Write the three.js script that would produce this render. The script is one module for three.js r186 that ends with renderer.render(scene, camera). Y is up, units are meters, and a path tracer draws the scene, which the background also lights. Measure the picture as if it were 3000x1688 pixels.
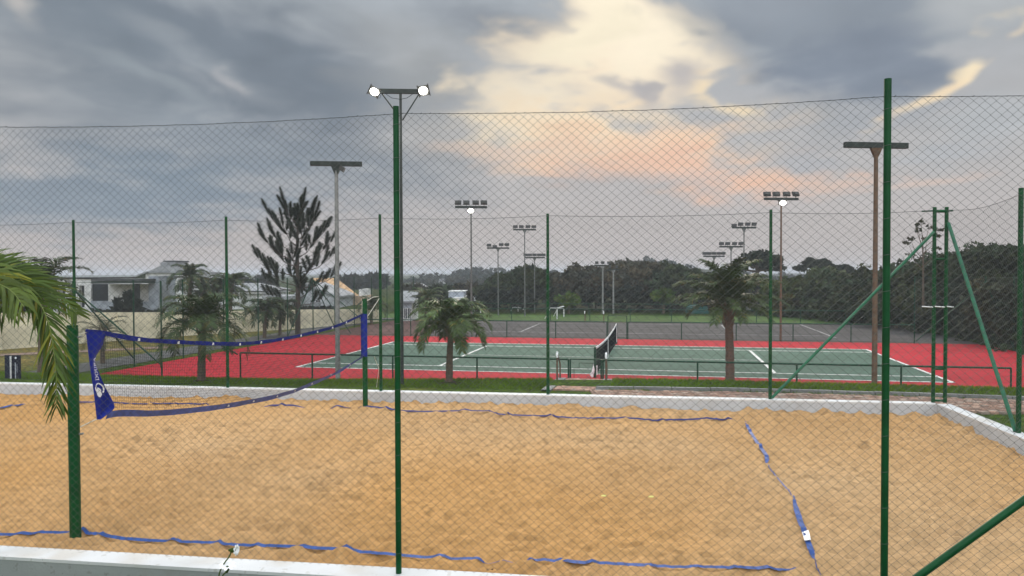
import * as THREE from 'three';

// ---------------------------------------------------------------- camera, sky, sun, exposure
const scene = new THREE.Scene();
const F = 2200, PITCH = -0.0206, ROLL = -0.0028, EYE = 3.15;       // focal length and image size in the photograph's pixels (3000 x 1688)
const camera = new THREE.PerspectiveCamera(2 * Math.atan(844 / F) * 180 / Math.PI, 3000 / 1688, 0.1, 4000);
camera.rotation.order = 'YXZ';
camera.rotation.set(PITCH, 0, ROLL);
camera.position.set(0, EYE, 0);
scene.add(camera);
const renderer = new THREE.WebGLRenderer({ antialias: true });
renderer.toneMapping = THREE.LinearToneMapping;
renderer.toneMappingExposure = 1.0;
renderer.shadowMap.enabled = true;
const SUN_AZ = 8, SUN_EL = 22;                                     // behind the bright gap in the clouds
const sun = new THREE.DirectionalLight(new THREE.Color(1, 0.86, 0.68), 1.5);
{
  const a = SUN_AZ * Math.PI / 180, e = SUN_EL * Math.PI / 180;
  sun.position.set(Math.sin(a) * Math.cos(e) * 60, Math.sin(e) * 60, -Math.cos(a) * Math.cos(e) * 60 - 15);
  sun.target.position.set(0, 0, -15);
  sun.castShadow = true; sun.shadow.radius = 22; sun.shadow.mapSize.set(2048, 2048);
  const s = sun.shadow.camera; s.left = -40; s.right = 40; s.top = 40; s.bottom = -40; s.far = 200;
  scene.add(sun, sun.target);
}
const SKY_GAIN = 3.6;                                               // sky gain overhead and behind the viewer, raised to light the scene

// ---------------------------------------------------------------- numbers and noise
const rnd = (seed) => { let a = seed >>> 0; return () => { a = (a + 0x6D2B79F5) | 0; let t = Math.imul(a ^ (a >>> 15), 1 | a); t = (t + Math.imul(t ^ (t >>> 7), 61 | t)) ^ t; return ((t ^ (t >>> 14)) >>> 0) / 4294967296; }; };
const hash2 = (x, y, s) => { let h = Math.imul(x, 374761393) ^ Math.imul(y, 668265263) ^ Math.imul(s, 2147483647 ^ 0x5bd1e995); h = Math.imul(h ^ (h >>> 13), 1274126177); return ((h ^ (h >>> 16)) >>> 0) / 4294967296; };
const sm = (t) => t * t * (3 - 2 * t);
const clamp = (x, a = 0, b = 1) => Math.min(b, Math.max(a, x));
const step = (a, b, x) => sm(clamp((x - a) / (b - a)));
const lerp = (a, b, t) => a + (b - a) * t;
function vnoise(x, y, s = 1) {
  const xi = Math.floor(x), yi = Math.floor(y), u = sm(x - xi), v = sm(y - yi);
  return lerp(lerp(hash2(xi, yi, s), hash2(xi + 1, yi, s), u), lerp(hash2(xi, yi + 1, s), hash2(xi + 1, yi + 1, s), u), v) * 2 - 1;
}
function fbm(x, y, o = 4, s = 1) { let a = 0, w = 0.5; for (let i = 0; i < o; i++) { a += w * vnoise(x, y, s + i * 7); x = x * 2.03 + 11.3; y = y * 2.03 - 5.7; w *= 0.5; } return a; }
function worley(x, y, s) {
  const xi = Math.floor(x), yi = Math.floor(y); let m = 9;
  for (let i = -1; i < 2; i++) for (let j = -1; j < 2; j++) { const a = xi + i + hash2(xi + i, yi + j, s), b = yi + j + hash2(xi + i, yi + j, s + 91); m = Math.min(m, (a - x) ** 2 + (b - y) ** 2); }
  return Math.sqrt(m);
}
const lin = (r, g, b) => [r, g, b].map((v) => { v /= 255; return v <= 0.04045 ? v / 12.92 : ((v + 0.055) / 1.055) ** 2.4; });

// ---------------------------------------------------------------- the sky: a computed overcast with a lit gap
function skyTexture() {
  const W = 3072, H = 1536, data = new Float32Array(W * H * 4), D = Math.PI / 180;
  // clouds as [azimuth, elevation, half width, half height, turn, colour, strength, softness, raggedness], degrees
  const clouds = [
    [-20, 9, 20, 4.8, -6, [139, 149, 159], 0.94, 0.8, 0.25],
    [-30, 5.0, 16, 3, 0, [130, 146, 160], 0.85, 0.8, 0.4],
    [-19, 15.5, 20, 5.2, -10, [122, 132, 143], 0.98, 0.7, 0.28],
    [-29, 15, 11, 4, -12, [126, 137, 148], 0.75, 0.8, 0.35],
    [-13, 12.5, 9, 4.5, -8, [121, 131, 142], 0.9, 0.8, 0.35],
    [-3, 19.5, 9, 2.5, -14, [136, 143, 152], 0.7, 0.7, 0.6],
    [-22.5, 14.3, 5.5, 1.1, -24, [162, 169, 176], 0.6, 0.9, 0.7],
    [-21, 13.2, 1.8, 0.8, -20, [190, 188, 190], 0.6, 0.9, 0.8],
    [-27, 12.4, 4.5, 0.7, -22, [158, 167, 174], 0.5, 0.9, 0.7],
    [-33.2, 15.6, 1.2, 0.8, -20, [200, 195, 190], 0.7, 0.8, 0.8],
    [-8, 15.5, 6, 5, 0, [168, 171, 173], 0.75, 0.9, 0.5],
    [-5, 10.3, 8, 2.6, 0, [186, 184, 182], 0.7, 0.9, 0.4],
    [8, 15.2, 10.5, 6.2, -14, [245, 228, 203], 1.0, 0.75, 0.75],
    [2, 13.2, 6, 4, 0, [240, 228, 206], 0.9, 0.8, 0.7],
    [9.5, 16.6, 6.5, 3.6, -16, [255, 243, 219], 1.0, 0.85, 0.8],
    [5, 17, 4, 2.4, 10, [253, 242, 216], 0.9, 0.9, 0.9],
    [7, 10.5, 9, 2.8, -8, [246, 226, 196], 0.95, 0.8, 0.6],
    [11, 8.9, 9, 2.5, -5, [244, 211, 182], 1.0, 0.85, 0.6],
    [13, 7.3, 10, 1.9, -3, [237, 198, 175], 0.95, 0.9, 0.6],
    [1, 9.0, 6, 0.9, 0, [236, 208, 186], 0.6, 0.9, 0.6],
    [12.2, 13.8, 2.2, 1.2, -20, [178, 176, 180], 0.8, 0.8, 0.8],
    [7.8, 14, 2.4, 0.6, -30, [190, 186, 184], 0.75, 0.8, 0.8],
    [10, 12.8, 2.6, 0.9, -25, [172, 172, 178], 0.8, 0.8, 0.8],
    [22, 16.5, 10.5, 3.9, -8, [143, 152, 163], 1.0, 0.5, 0.5],
    [24, 14.2, 7.5, 2.2, 4, [134, 144, 158], 0.9, 0.7, 0.5],
    [17.5, 18.5, 4, 2, -10, [152, 160, 170], 0.8, 0.7, 0.6],
    [26, 11.4, 6, 1.4, 6, [168, 173, 180], 0.7, 0.8, 0.6],
    [33, 17.5, 5, 2.5, 0, [186, 190, 193], 0.9, 0.8, 0.6],
    [29.8, 12.9, 5.4, 0.42, 27, [248, 226, 192], 0.9, 0.85, 0.85],
    [31.3, 14.1, 1.7, 0.8, 30, [252, 234, 200], 0.9, 0.8, 0.9],
    [16, 11.7, 3.4, 0.9, -38, [250, 228, 190], 0.9, 0.9, 0.9],
    [33, 10.2, 5, 2.2, 0, [187, 191, 195], 0.8, 0.8, 0.5],
    [21.5, 8.7, 4, 1, -10, [172, 176, 183], 0.6, 0.9, 0.6],
    [18.5, 9.7, 2.4, 1, -10, [188, 186, 186], 0.6, 0.9, 0.8],
    [28.5, 5.6, 4, 0.5, 4, [222, 198, 184], 0.6, 0.9, 0.8],
    [24, 6.2, 3, 0.45, -4, [226, 196, 178], 0.6, 0.9, 0.8],
    [30, 7.6, 4, 0.8, 0, [180, 185, 191], 0.6, 0.9, 0.7],
  ].map((c) => { const t = c[4] * D; return [c[0], c[1], c[2], c[3], Math.cos(t), Math.sin(t), lin(...c[5]), c[6], c[7], c[8]]; });
  const low = lin(193, 186, 184), mid = lin(187, 185, 185), grey = lin(150, 158, 166), pale = lin(172, 177, 182);
  for (let j = 0; j < H; j++) {
    const el = (j + 0.5) / H * 180 - 90, up = Math.max(el, 0);
    for (let i = 0; i < W; i++) {
      let az = ((i + 0.5) / W * 360 - 180) + 90; if (az > 180) az -= 360; if (az < -180) az += 360;
      const o = (j * W + i) * 4;
      if (el < -1.5) { data.set([0.28, 0.26, 0.24, 1], o); continue; }
      // noise on a cloud layer seen in perspective, so that clouds flatten towards the horizon and meet round the back
      const k = 1 / (Math.sin(Math.max(up, 0) * D) + 0.16), ca = Math.cos(up * D) * k, X = Math.sin(az * D) * ca, Y = Math.cos(az * D) * ca;
      const w1 = fbm(X * 1.6 + 3, Y * 1.6, 4, 11), w2 = fbm(X * 1.6 - 7, Y * 1.6 + 4, 4, 29), f = fbm(X * 4.2 + w1, Y * 4.2 + w2, 5, 53), b = fbm(X * 0.7 + 9, Y * 0.7, 4, 71), e = fbm(X * 11 + w2 * 2, Y * 11 + w1 * 2, 4, 97);
      const h = step(0, 9, up), cover = lerp(step(-0.28, 0.3, b + 0.35 * f), 0.45, 0.7 * step(50, 35, Math.abs(az)) * step(34, 22, up));
      let r = lerp(low[0], lerp(mid[0], lerp(grey[0], pale[0], cover), step(5, 20, up)), h), g = lerp(low[1], lerp(mid[1], lerp(grey[1], pale[1], cover), step(5, 20, up)), h), bl = lerp(low[2], lerp(mid[2], lerp(grey[2], pale[2], cover), step(5, 20, up)), h);
      if (Math.abs(az) < 60 && up < 34) {
        const wa = az + w1 * 3.2 + f * 1.0, we = up + (w2 * 2.2 + f * 0.9) * step(0, 8, up), back = 1 - step(40, 58, Math.abs(az)) ;
        for (const c of clouds) {
          const dx = wa - c[0], dy = we - c[1]; if (Math.abs(dx) > c[2] * 2.2 || Math.abs(dy) > c[2] * 1.6 + c[3] * 2) continue;
          const p = (dx * c[4] + dy * c[5]) / c[2], q = (-dx * c[5] + dy * c[4]) / c[3], d = Math.sqrt(p * p + q * q) + (f * 1.15 + e * 0.55) * c[9];
          const m = (1 - step(1 - c[8], 1 + c[8] * 0.35, d)) * c[7] * back; if (m <= 0) continue;
          r = lerp(r, c[6][0], m); g = lerp(g, c[6][1], m); bl = lerp(bl, c[6][2], m);
        }
      }
      const detail = 1 + (f * 0.1 + e * 0.06) * step(1, 10, up) + w1 * 0.04, glow = 1 + (SKY_GAIN - 1) * Math.max(step(17, 44, up), 1.35 * step(95, 150, Math.abs(az)) * step(-6, 15, up));  // unseen sky behind the viewer is brightened to light surfaces facing the camera
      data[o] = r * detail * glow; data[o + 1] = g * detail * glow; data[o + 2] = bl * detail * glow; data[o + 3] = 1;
    }
  }
  const t = new THREE.DataTexture(data, W, H, THREE.RGBAFormat, THREE.FloatType);
  t.mapping = THREE.EquirectangularReflectionMapping; t.magFilter = THREE.LinearFilter; t.minFilter = THREE.LinearFilter; t.needsUpdate = true;
  return t;
}
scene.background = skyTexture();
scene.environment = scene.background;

// ---------------------------------------------------------------- helpers: points, mesh builder, naming
// World: x right, y up, -z away from the viewer; «d» is distance ahead. Sand y = 0, tennis courts y = -0.58.
const V = (x, y, z) => new THREE.Vector3(x, y, z);
function ray(px, py) {                                             // survey: the direction in which a point of the photograph lies
  const x = px - 1500, y = py - 844, c = Math.cos(ROLL), s = Math.sin(ROLL), a = (x * c + y * s) / F, b = -(-x * s + y * c) / F, cp = Math.cos(PITCH), sp = Math.sin(PITCH);
  return [a, sp + b * cp, cp - b * sp];
}
const at = (px, py, y) => { const [a, b, d] = ray(px, py), t = (y - EYE) / b; return V(a * t, y, -d * t); };
const far = (px, py, d) => { const [a, b, c] = ray(px, py), t = d / c; return V(a * t, EYE + b * t, -d); };
const COURT = -0.58, YAW = 0.1974, CX = 4.1853, CD = 32.78, cy = Math.cos(YAW), sy = Math.sin(YAW);
const uv2w = (u, v, y) => V(CX + u * cy + v * sy, y, -(CD - u * sy + v * cy));   // tennis complex: u along the court, v away
const w2uv = (x, d) => [(x - CX) * cy - (d - CD) * sy, (x - CX) * sy + (d - CD) * cy];
class MB {
  constructor() { this.p = []; this.n = []; this.t = []; this.c = []; this.col = null; this.hasCol = false; }
  color(c) { this.col = c; this.hasCol = true; return this; }
  vert(p, n, u, v) { this.p.push(p.x, p.y, p.z); this.n.push(n.x, n.y, n.z); this.t.push(u, v); if (this.col) this.c.push(this.col[0], this.col[1], this.col[2]); }
  auto(p, n) { const ax = Math.abs(n.x), ay = Math.abs(n.y), az = Math.abs(n.z); if (ay >= ax && ay >= az) this.vert(p, n, p.x, -p.z); else if (ax > az) this.vert(p, n, p.z, p.y); else this.vert(p, n, p.x, p.y); }
  tri(a, b, c) { const n = V().crossVectors(V().subVectors(b, a), V().subVectors(c, a)).normalize(); this.auto(a, n); this.auto(b, n); this.auto(c, n); return this; }
  quad(a, b, c, d) { this.tri(a, b, c); this.tri(a, c, d); return this; }
  quadUV(a, b, c, d, ta, tb, tc, td) {
    const n = V().crossVectors(V().subVectors(b, a), V().subVectors(d, a)).normalize();
    for (const [p, t] of [[a, ta], [b, tb], [c, tc], [a, ta], [c, tc], [d, td]]) this.vert(p, n, t[0], t[1]);
    return this;
  }
  // box: centre, three half vectors
  obox(o, a, b, c) {
    const P = (i, j, k) => V(o.x + a.x * i + b.x * j + c.x * k, o.y + a.y * i + b.y * j + c.y * k, o.z + a.z * i + b.z * j + c.z * k);
    const flip = V().crossVectors(a, b).dot(c) < 0, q = (A, B, C, D) => flip ? this.quad(D, C, B, A) : this.quad(A, B, C, D);
    q(P(-1, -1, 1), P(1, -1, 1), P(1, 1, 1), P(-1, 1, 1)); q(P(1, -1, -1), P(-1, -1, -1), P(-1, 1, -1), P(1, 1, -1));
    q(P(1, -1, 1), P(1, -1, -1), P(1, 1, -1), P(1, 1, 1)); q(P(-1, -1, -1), P(-1, -1, 1), P(-1, 1, 1), P(-1, 1, -1));
    q(P(-1, 1, 1), P(1, 1, 1), P(1, 1, -1), P(-1, 1, -1)); q(P(-1, -1, -1), P(1, -1, -1), P(1, -1, 1), P(-1, -1, 1));
    return this;
  }
  box(o, sx, sy_, sz, turn = 0) { const c = Math.cos(turn), s = Math.sin(turn); return this.obox(o, V(c * sx / 2, 0, -s * sx / 2), V(0, sy_ / 2, 0), V(s * sz / 2, 0, c * sz / 2)); }
  // box between two corners seen in the photograph at distance d, thick metres deep
  pbox(x0, y0, x1, y1, d, thick) { const a = far(x0, y1, d), b = far(x1, y0, d); return this.obox(V((a.x + b.x) / 2, (a.y + b.y) / 2, -d - thick / 2), V((b.x - a.x) / 2, 0, 0), V(0, (b.y - a.y) / 2, 0), V(0, 0, thick / 2)); }
  // tube along points with one radius each
  tube(pts, radii, sides = 8, caps = true) {
    const N = pts.length, rings = []; let ref = null;
    for (let i = 0; i < N; i++) {
      const t = V().subVectors(pts[Math.min(i + 1, N - 1)], pts[Math.max(i - 1, 0)]).normalize();
      let a = ref ? ref.clone().addScaledVector(t, -ref.dot(t)) : V().crossVectors(t, Math.abs(t.y) < 0.9 ? V(0, 1, 0) : V(1, 0, 0)); if (a.lengthSq() < 1e-9) a = V(1, 0, 0); a.normalize(); ref = a;
      const b = V().crossVectors(t, a), r = Array.isArray(radii) ? radii[i] : radii, ring = [];
      for (let k = 0; k <= sides; k++) { const g = k / sides * Math.PI * 2, n = V(a.x * Math.cos(g) + b.x * Math.sin(g), a.y * Math.cos(g) + b.y * Math.sin(g), a.z * Math.cos(g) + b.z * Math.sin(g)); ring.push([V(pts[i].x + n.x * r, pts[i].y + n.y * r, pts[i].z + n.z * r), n, k / sides * 6.28 * r]); }
      rings.push(ring);
    }
    let len = 0;
    for (let i = 0; i < N - 1; i++) {
      const l2 = len + pts[i].distanceTo(pts[i + 1]);
      for (let k = 0; k < sides; k++) {
        const A = rings[i][k], B = rings[i][k + 1], C = rings[i + 1][k + 1], D = rings[i + 1][k];
        for (const [q, l] of [[A, len], [B, len], [C, l2], [A, len], [C, l2], [D, l2]]) this.vert(q[0], q[1], q[2], l);
      }
      len = l2;
    }
    if (caps) for (const [i, f] of [[0, -1], [N - 1, 1]]) for (let k = 1; k < sides - 1; k++) { const r = rings[i]; if (f > 0) this.tri(r[0][0], r[k][0], r[k + 1][0]); else this.tri(r[0][0], r[k + 1][0], r[k][0]); }
    return this;
  }
  bar(a, b, r, sides = 8, r2 = r) { return this.tube([a, b], [r, r2], sides); }
  wire(a, b, r) {                                                   // three-sided, no ends
    const t = V().subVectors(b, a).normalize(), u = V().crossVectors(t, Math.abs(t.y) < 0.9 ? V(0, 1, 0) : V(1, 0, 0)).normalize(), w = V().crossVectors(t, u), R = [];
    for (let k = 0; k < 3; k++) { const g = k * 2.0944; R.push(V(u.x * Math.cos(g) + w.x * Math.sin(g), u.y * Math.cos(g) + w.y * Math.sin(g), u.z * Math.cos(g) + w.z * Math.sin(g))); }
    for (let k = 0; k < 3; k++) {
      const n0 = R[k], n1 = R[(k + 1) % 3], A = V(a.x + n0.x * r, a.y + n0.y * r, a.z + n0.z * r), B = V(a.x + n1.x * r, a.y + n1.y * r, a.z + n1.z * r), C = V(b.x + n1.x * r, b.y + n1.y * r, b.z + n1.z * r), D = V(b.x + n0.x * r, b.y + n0.y * r, b.z + n0.z * r);
      this.vert(A, n0, 0, 0); this.vert(B, n1, 1, 0); this.vert(C, n1, 1, 1); this.vert(A, n0, 0, 0); this.vert(C, n1, 1, 1); this.vert(D, n0, 0, 1);
    }
  }
  geo() {
    const g = new THREE.BufferGeometry();
    g.setAttribute('position', new THREE.BufferAttribute(new Float32Array(this.p), 3)); g.setAttribute('normal', new THREE.BufferAttribute(new Float32Array(this.n), 3)); g.setAttribute('uv', new THREE.BufferAttribute(new Float32Array(this.t), 2));
    if (this.hasCol) g.setAttribute('color', new THREE.BufferAttribute(new Float32Array(this.c), 3));
    return g;
  }
  build(name, mat, parent) {                                        // one named mesh; points are in the world, the mesh hangs in its thing
    const g = this.geo(); let o = parent; const off = V();
    while (o && o !== scene) { off.add(o.position); o = o.parent; }
    g.translate(-off.x, -off.y, -off.z);
    return mesh(name, g, mat, parent);
  }
}
function mesh(name, g, mat, parent) { const m = new THREE.Mesh(g, mat); m.name = name; m.castShadow = m.receiveShadow = true; (parent || scene).add(m); return m; }
const used = {};
const numbered = (n) => { const k = used[n] = (used[n] ?? -1) + 1; return k ? `${n}_${String(k).padStart(3, '0')}` : n; };
function tag(o, label, category, group) { o.userData.label = label; o.userData.category = category; if (group) o.userData.group = group; return o; }
function thing(name, label, category, at_ = V(), group) { const o = new THREE.Group(); o.name = numbered(name); o.position.copy(at_); scene.add(o); return tag(o, label, category, group); }
const setting = (o) => { o.userData.kind = 'structure'; return o; };
const stuff = (o) => { o.userData.kind = 'stuff'; return o; };

// ---------------------------------------------------------------- materials
function pattern(size, fn, srgb = true) {                           // a repeating texture of size pixels from fn(x, y in 0..1) -> [r, g, b] 0..255
  const d = new Uint8Array(size * size * 4);
  for (let j = 0; j < size; j++) for (let i = 0; i < size; i++) { const c = fn(i / size, j / size), o = (j * size + i) * 4; d[o] = clamp(c[0], 0, 255); d[o + 1] = clamp(c[1], 0, 255); d[o + 2] = clamp(c[2], 0, 255); d[o + 3] = 255; }
  const t = new THREE.DataTexture(d, size, size); t.wrapS = t.wrapT = THREE.RepeatWrapping; t.magFilter = THREE.LinearFilter; t.minFilter = THREE.LinearMipmapLinearFilter; t.generateMipmaps = true; if (srgb) t.colorSpace = THREE.SRGBColorSpace; t.needsUpdate = true;
  return t;
}
const tn = (x, y, n, s) => { // tiling noise of n cells
  const X = x * n, Y = y * n, xi = Math.floor(X), yi = Math.floor(Y), u = sm(X - xi), v = sm(Y - yi), h = (a, b) => hash2(((a % n) + n) % n, ((b % n) + n) % n, s);
  return lerp(lerp(h(xi, yi), h(xi + 1, yi), u), lerp(h(xi, yi + 1), h(xi + 1, yi + 1), u), v) * 2 - 1;
};
const tf = (x, y, n, o, s) => { let a = 0, w = 0.5; for (let i = 0; i < o; i++) { a += w * tn(x, y, n, s + i * 3); n *= 2; w *= 0.55; } return a; };
const rep = (t, m) => { const k = t.clone(); k.repeat.set(1 / m, 1 / m); k.needsUpdate = true; return k; };
const speck = pattern(512, (x, y) => { const a = 232 + 42 * tf(x, y, 6, 6, 5); return [a, a, a]; });
const speckB = pattern(512, (x, y) => { const a = 128 + 110 * tf(x, y, 24, 5, 9); return [a, a, a]; }, false);
const streak = pattern(512, (x, y) => { const a = 226 + 34 * tf(x, y, 5, 5, 15) + 26 * tn(x, y * 0.125, 64, 3) * tn(x, y, 4, 8); return [a, a, a]; });
function std(r, g, b, rough = 0.8, o = {}) {
  const m = new THREE.MeshPhysicalMaterial({ roughness: rough, specularIntensity: rough > 0.7 ? 0.12 : 0.4, ...o }); m.color.setRGB(r, g, b); return m;
}
const painted = (r, g, b, rough, m = 1.3, bump = 0.0012) => std(r, g, b, rough, { map: rep(speck, m), bumpMap: rep(speckB, m), bumpScale: bump });
const stain = pattern(1024, (x, y) => { const a = 240 + 12 * tf(x, y, 5, 5, 85), d = tf(x, y, 30, 4, 87) > 0.47 ? 16 : 0, sp = hash2(Math.floor(x * 300), Math.floor(y * 300), 17) > 0.9985 ? 60 : 0, r = Math.max(0, tf(x, y, 3, 4, 89) - 0.25) * 40; return [a - d - sp - r * 0.6, a - d * 1.1 - sp - r * 0.9, a - d * 1.3 - sp - r * 1.3]; });
const M = {
  green: painted(0.004, 0.075, 0.02, 0.42, 0.7, 0.0004), greenPale: painted(0.035, 0.17, 0.095, 0.5, 0.7, 0.0006), greenDark: painted(0.012, 0.065, 0.035, 0.5, 0.9, 0.0004),
  wire: std(0.09, 0.1, 0.092, 0.55), wireFar: std(0.11, 0.125, 0.115, 0.6), knot: std(0.05, 0.06, 0.055, 0.6),
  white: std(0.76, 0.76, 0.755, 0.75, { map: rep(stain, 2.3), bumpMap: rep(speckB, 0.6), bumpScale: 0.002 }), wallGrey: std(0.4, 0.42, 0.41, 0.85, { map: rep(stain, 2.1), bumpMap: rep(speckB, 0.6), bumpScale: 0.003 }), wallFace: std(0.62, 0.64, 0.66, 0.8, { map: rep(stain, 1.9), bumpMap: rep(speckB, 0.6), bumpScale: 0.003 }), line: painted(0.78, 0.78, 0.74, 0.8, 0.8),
  steel: painted(0.17, 0.175, 0.165, 0.5, 0.8), steelDark: painted(0.045, 0.055, 0.05, 0.55, 0.7), rust: painted(0.17, 0.11, 0.075, 0.8, 0.6, 0.003), galv: painted(0.27, 0.27, 0.26, 0.55, 0.7), lampBody: painted(0.09, 0.09, 0.085, 0.5, 0.5), lampGlass: std(0.12, 0.12, 0.13, 0.12),
  blue: std(0.012, 0.028, 0.26, 0.6, { side: THREE.DoubleSide, map: rep(speck, 0.4) }), blueTape: std(0.028, 0.085, 0.31, 0.55, { side: THREE.DoubleSide, map: rep(speck, 0.3) }), tapeShaded: std(0.016, 0.03, 0.17, 0.6, { side: THREE.DoubleSide, map: rep(speck, 0.3) }), netBlack: std(0.012, 0.013, 0.016, 0.8), rope: std(0.6, 0.58, 0.5, 0.9), whiteClip: std(0.85, 0.85, 0.85, 0.4),  // the far tape is the same blue tape with shade put into its colour
  bark: std(0.15, 0.115, 0.085, 0.95, { map: rep(speck, 0.35), bumpMap: rep(speckB, 0.3), bumpScale: 0.03 }), palmBark: std(0.2, 0.15, 0.11, 0.95, { map: rep(speck, 0.3), bumpMap: rep(speckB, 0.25), bumpScale: 0.03 }), pineBark: std(0.13, 0.1, 0.085, 0.95, { map: rep(speck, 0.3), bumpMap: rep(speckB, 0.3), bumpScale: 0.03 }),
  leaf: new THREE.MeshPhysicalMaterial({ vertexColors: true, specularIntensity: 0.2, roughness: 0.75, side: THREE.DoubleSide }), frond: new THREE.MeshPhysicalMaterial({ vertexColors: true, specularIntensity: 0.45, roughness: 0.5, side: THREE.DoubleSide }),
  plaster: painted(0.85, 0.85, 0.84, 0.9, 3), plasterGrey: painted(0.46, 0.5, 0.56, 0.9, 3), concrete: painted(0.3, 0.3, 0.29, 0.9, 2), beige: painted(0.86, 0.78, 0.57, 0.9, 4), dark: std(0.015, 0.016, 0.018, 0.35), roofGrey: painted(0.12, 0.125, 0.13, 0.85, 2), roofPale: painted(0.38, 0.39, 0.4, 0.8, 2), peach: painted(0.7, 0.5, 0.34, 0.9, 2), tile: painted(0.72, 0.47, 0.27, 0.9, 1.2, 0.02), glass: std(0.03, 0.035, 0.045, 0.1),
};
const petal = std(0.85, 0.85, 0.84, 0.6, { side: THREE.DoubleSide });
const emit = (k, c = [1, 0.98, 0.9]) => { const m = std(0.9, 0.9, 0.9, 0.3); m.emissive.setRGB(...c); m.emissiveIntensity = k; return m; };

// ---------------------------------------------------------------- ground
const BANK = (u) => lerp(-0.32, 0.03, step(-13, 4, u));
function groundY(x, d) {
  const [u, v] = w2uv(x, d), c = BANK(u), k = lerp(-0.25, -0.08, step(-13, 2, u));
  let y = v > -9.25 ? -0.6 : v > -11 ? lerp(-0.6, c, step(-9.25, -10.9, v)) : lerp(c, k, step(-11, -12, v));
  if (v < -12) y = lerp(y, -0.09, step(-12, -13.5, v));
  y = lerp(y, 1.5, step(6.6, 3.2, d));                              // the planted bank that the viewer stands on
  const r = Math.hypot(x, d); if (r > 150) y += step(150, 700, r) * 2 * fbm(x / 210, d / 210, 3, 5);
  return y;
}
{
  const axis = (a, dense, s) => { const o = []; for (let x = a[0]; x < dense[0]; x += Math.max(s, (dense[0] - x) * 0.25)) o.push(x); for (let x = dense[0]; x < dense[1]; x += s) o.push(x); for (let x = dense[1]; x < a[1]; x += Math.max(s, (x - dense[1]) * 0.25)) o.push(x); o.push(a[1]); return o; };
  const us = axis([-1500, 1500], [-34, 26], 0.8), vs = axis([-1500, 2500], [-34, 4], 0.3), pos = [], uvs = [], cols = [], idx = [];
  for (const v of vs) for (const u of us) {
    const w = uv2w(u, v, 0), d = -w.z, y = groundY(w.x, d); pos.push(w.x, y, w.z); uvs.push(w.x, -w.z);
    const n = fbm(w.x / 2.3, d / 2.3, 4, 3), dry = clamp(step(-20, -24, u) * step(-14, -6, v) * step(22, 14, v) * 0.9 + 0.25 * step(0.1, 0.5, n)), a = [0.068, 0.125, 0.008], b = [0.26, 0.215, 0.07];
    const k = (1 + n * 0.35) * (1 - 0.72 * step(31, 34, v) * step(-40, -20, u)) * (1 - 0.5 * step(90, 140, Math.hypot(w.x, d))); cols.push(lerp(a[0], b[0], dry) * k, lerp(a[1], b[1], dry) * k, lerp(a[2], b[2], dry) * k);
  }
  const n = us.length; for (let j = 0; j < vs.length - 1; j++) for (let i = 0; i < n - 1; i++) { const a = j * n + i; idx.push(a, a + 1, a + n + 1, a, a + n + 1, a + n); }
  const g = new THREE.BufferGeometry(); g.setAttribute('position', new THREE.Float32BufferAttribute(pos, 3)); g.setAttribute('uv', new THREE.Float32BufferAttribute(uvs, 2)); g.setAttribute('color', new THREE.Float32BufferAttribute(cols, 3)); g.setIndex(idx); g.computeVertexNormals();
  const lawn = pattern(512, (x, y) => { const a = 205 + 95 * tf(x, y, 16, 5, 2), b = 18 * tn(x, y, 9, 4); return [a + b, a, a - b]; });
  setting(mesh('ground', g, new THREE.MeshPhysicalMaterial({ vertexColors: true, specularIntensity: 0.1, roughness: 0.95, map: rep(lawn, 1.7), bumpMap: rep(speckB, 0.8), bumpScale: 0.05 })));
}
// flat sheet given by court coordinates
function sheet(name, u0, u1, v0, v1, y, mat, parent, nx = 1) { const m = new MB(), a = uv2w(u0, v0, y), b = uv2w(u1, v0, y), c = uv2w(u1, v1, y), d = uv2w(u0, v1, y); m.quad(a, b, c, d); return m.build(name, mat, parent); }
// strip that follows the ground through points [x, d]
function strip(name, pts, width, lift, mat, thick = 0) {
  const m = new MB(), L = []; const P = [];
  for (let i = 0; i < pts.length - 1; i++) { const n = Math.ceil(Math.hypot(pts[i + 1][0] - pts[i][0], pts[i + 1][1] - pts[i][1]) / 0.5); for (let k = 0; k < n; k++) P.push([lerp(pts[i][0], pts[i + 1][0], k / n), lerp(pts[i][1], pts[i + 1][1], k / n)]); } P.push(pts[pts.length - 1]);
  P.forEach((p, i) => { const a = P[Math.max(i - 1, 0)], b = P[Math.min(i + 1, P.length - 1)], l = Math.hypot(b[0] - a[0], b[1] - a[1]), nx = -(b[1] - a[1]) / l, nd = (b[0] - a[0]) / l, row = []; for (let k = 0; k <= 4; k++) { const w = (k / 4 - 0.5) * width * (1 + 0.1 * (k % 4 ? 0 : vnoise(i * 0.6, k, 5))), x = p[0] + nx * w, d = p[1] + nd * w; row.push(V(x, groundY(x, d) + lift, -d)); } L.push(row); });
  for (let i = 0; i < L.length - 1; i++) for (let k = 0; k < 4; k++) m.quad(L[i][k], L[i][k + 1], L[i + 1][k + 1], L[i + 1][k]);
  return setting(m.build(name, mat));
}
const onUV = (u, v) => { const w = uv2w(u, v, 0); return [w.x, -w.z]; };
M.cobble = std(0.25, 0.245, 0.235, 0.9, { map: rep(pattern(512, (x, y) => { const a = 190 + 60 * tf(x, y, 20, 4, 31), w = ((x * 10 + (Math.floor(y * 20) % 2) * 0.5) % 1), h = (y * 20) % 1, j = w < 0.1 || h < 0.14 ? 0.62 : 1; return [a * j, a * j, a * j]; }), 2), bumpMap: rep(speckB, 1), bumpScale: 0.01 });
M.dirt = std(0.3, 0.215, 0.165, 0.95, { map: rep(speck, 0.9), bumpMap: rep(speckB, 0.7), bumpScale: 0.02 });
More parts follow.
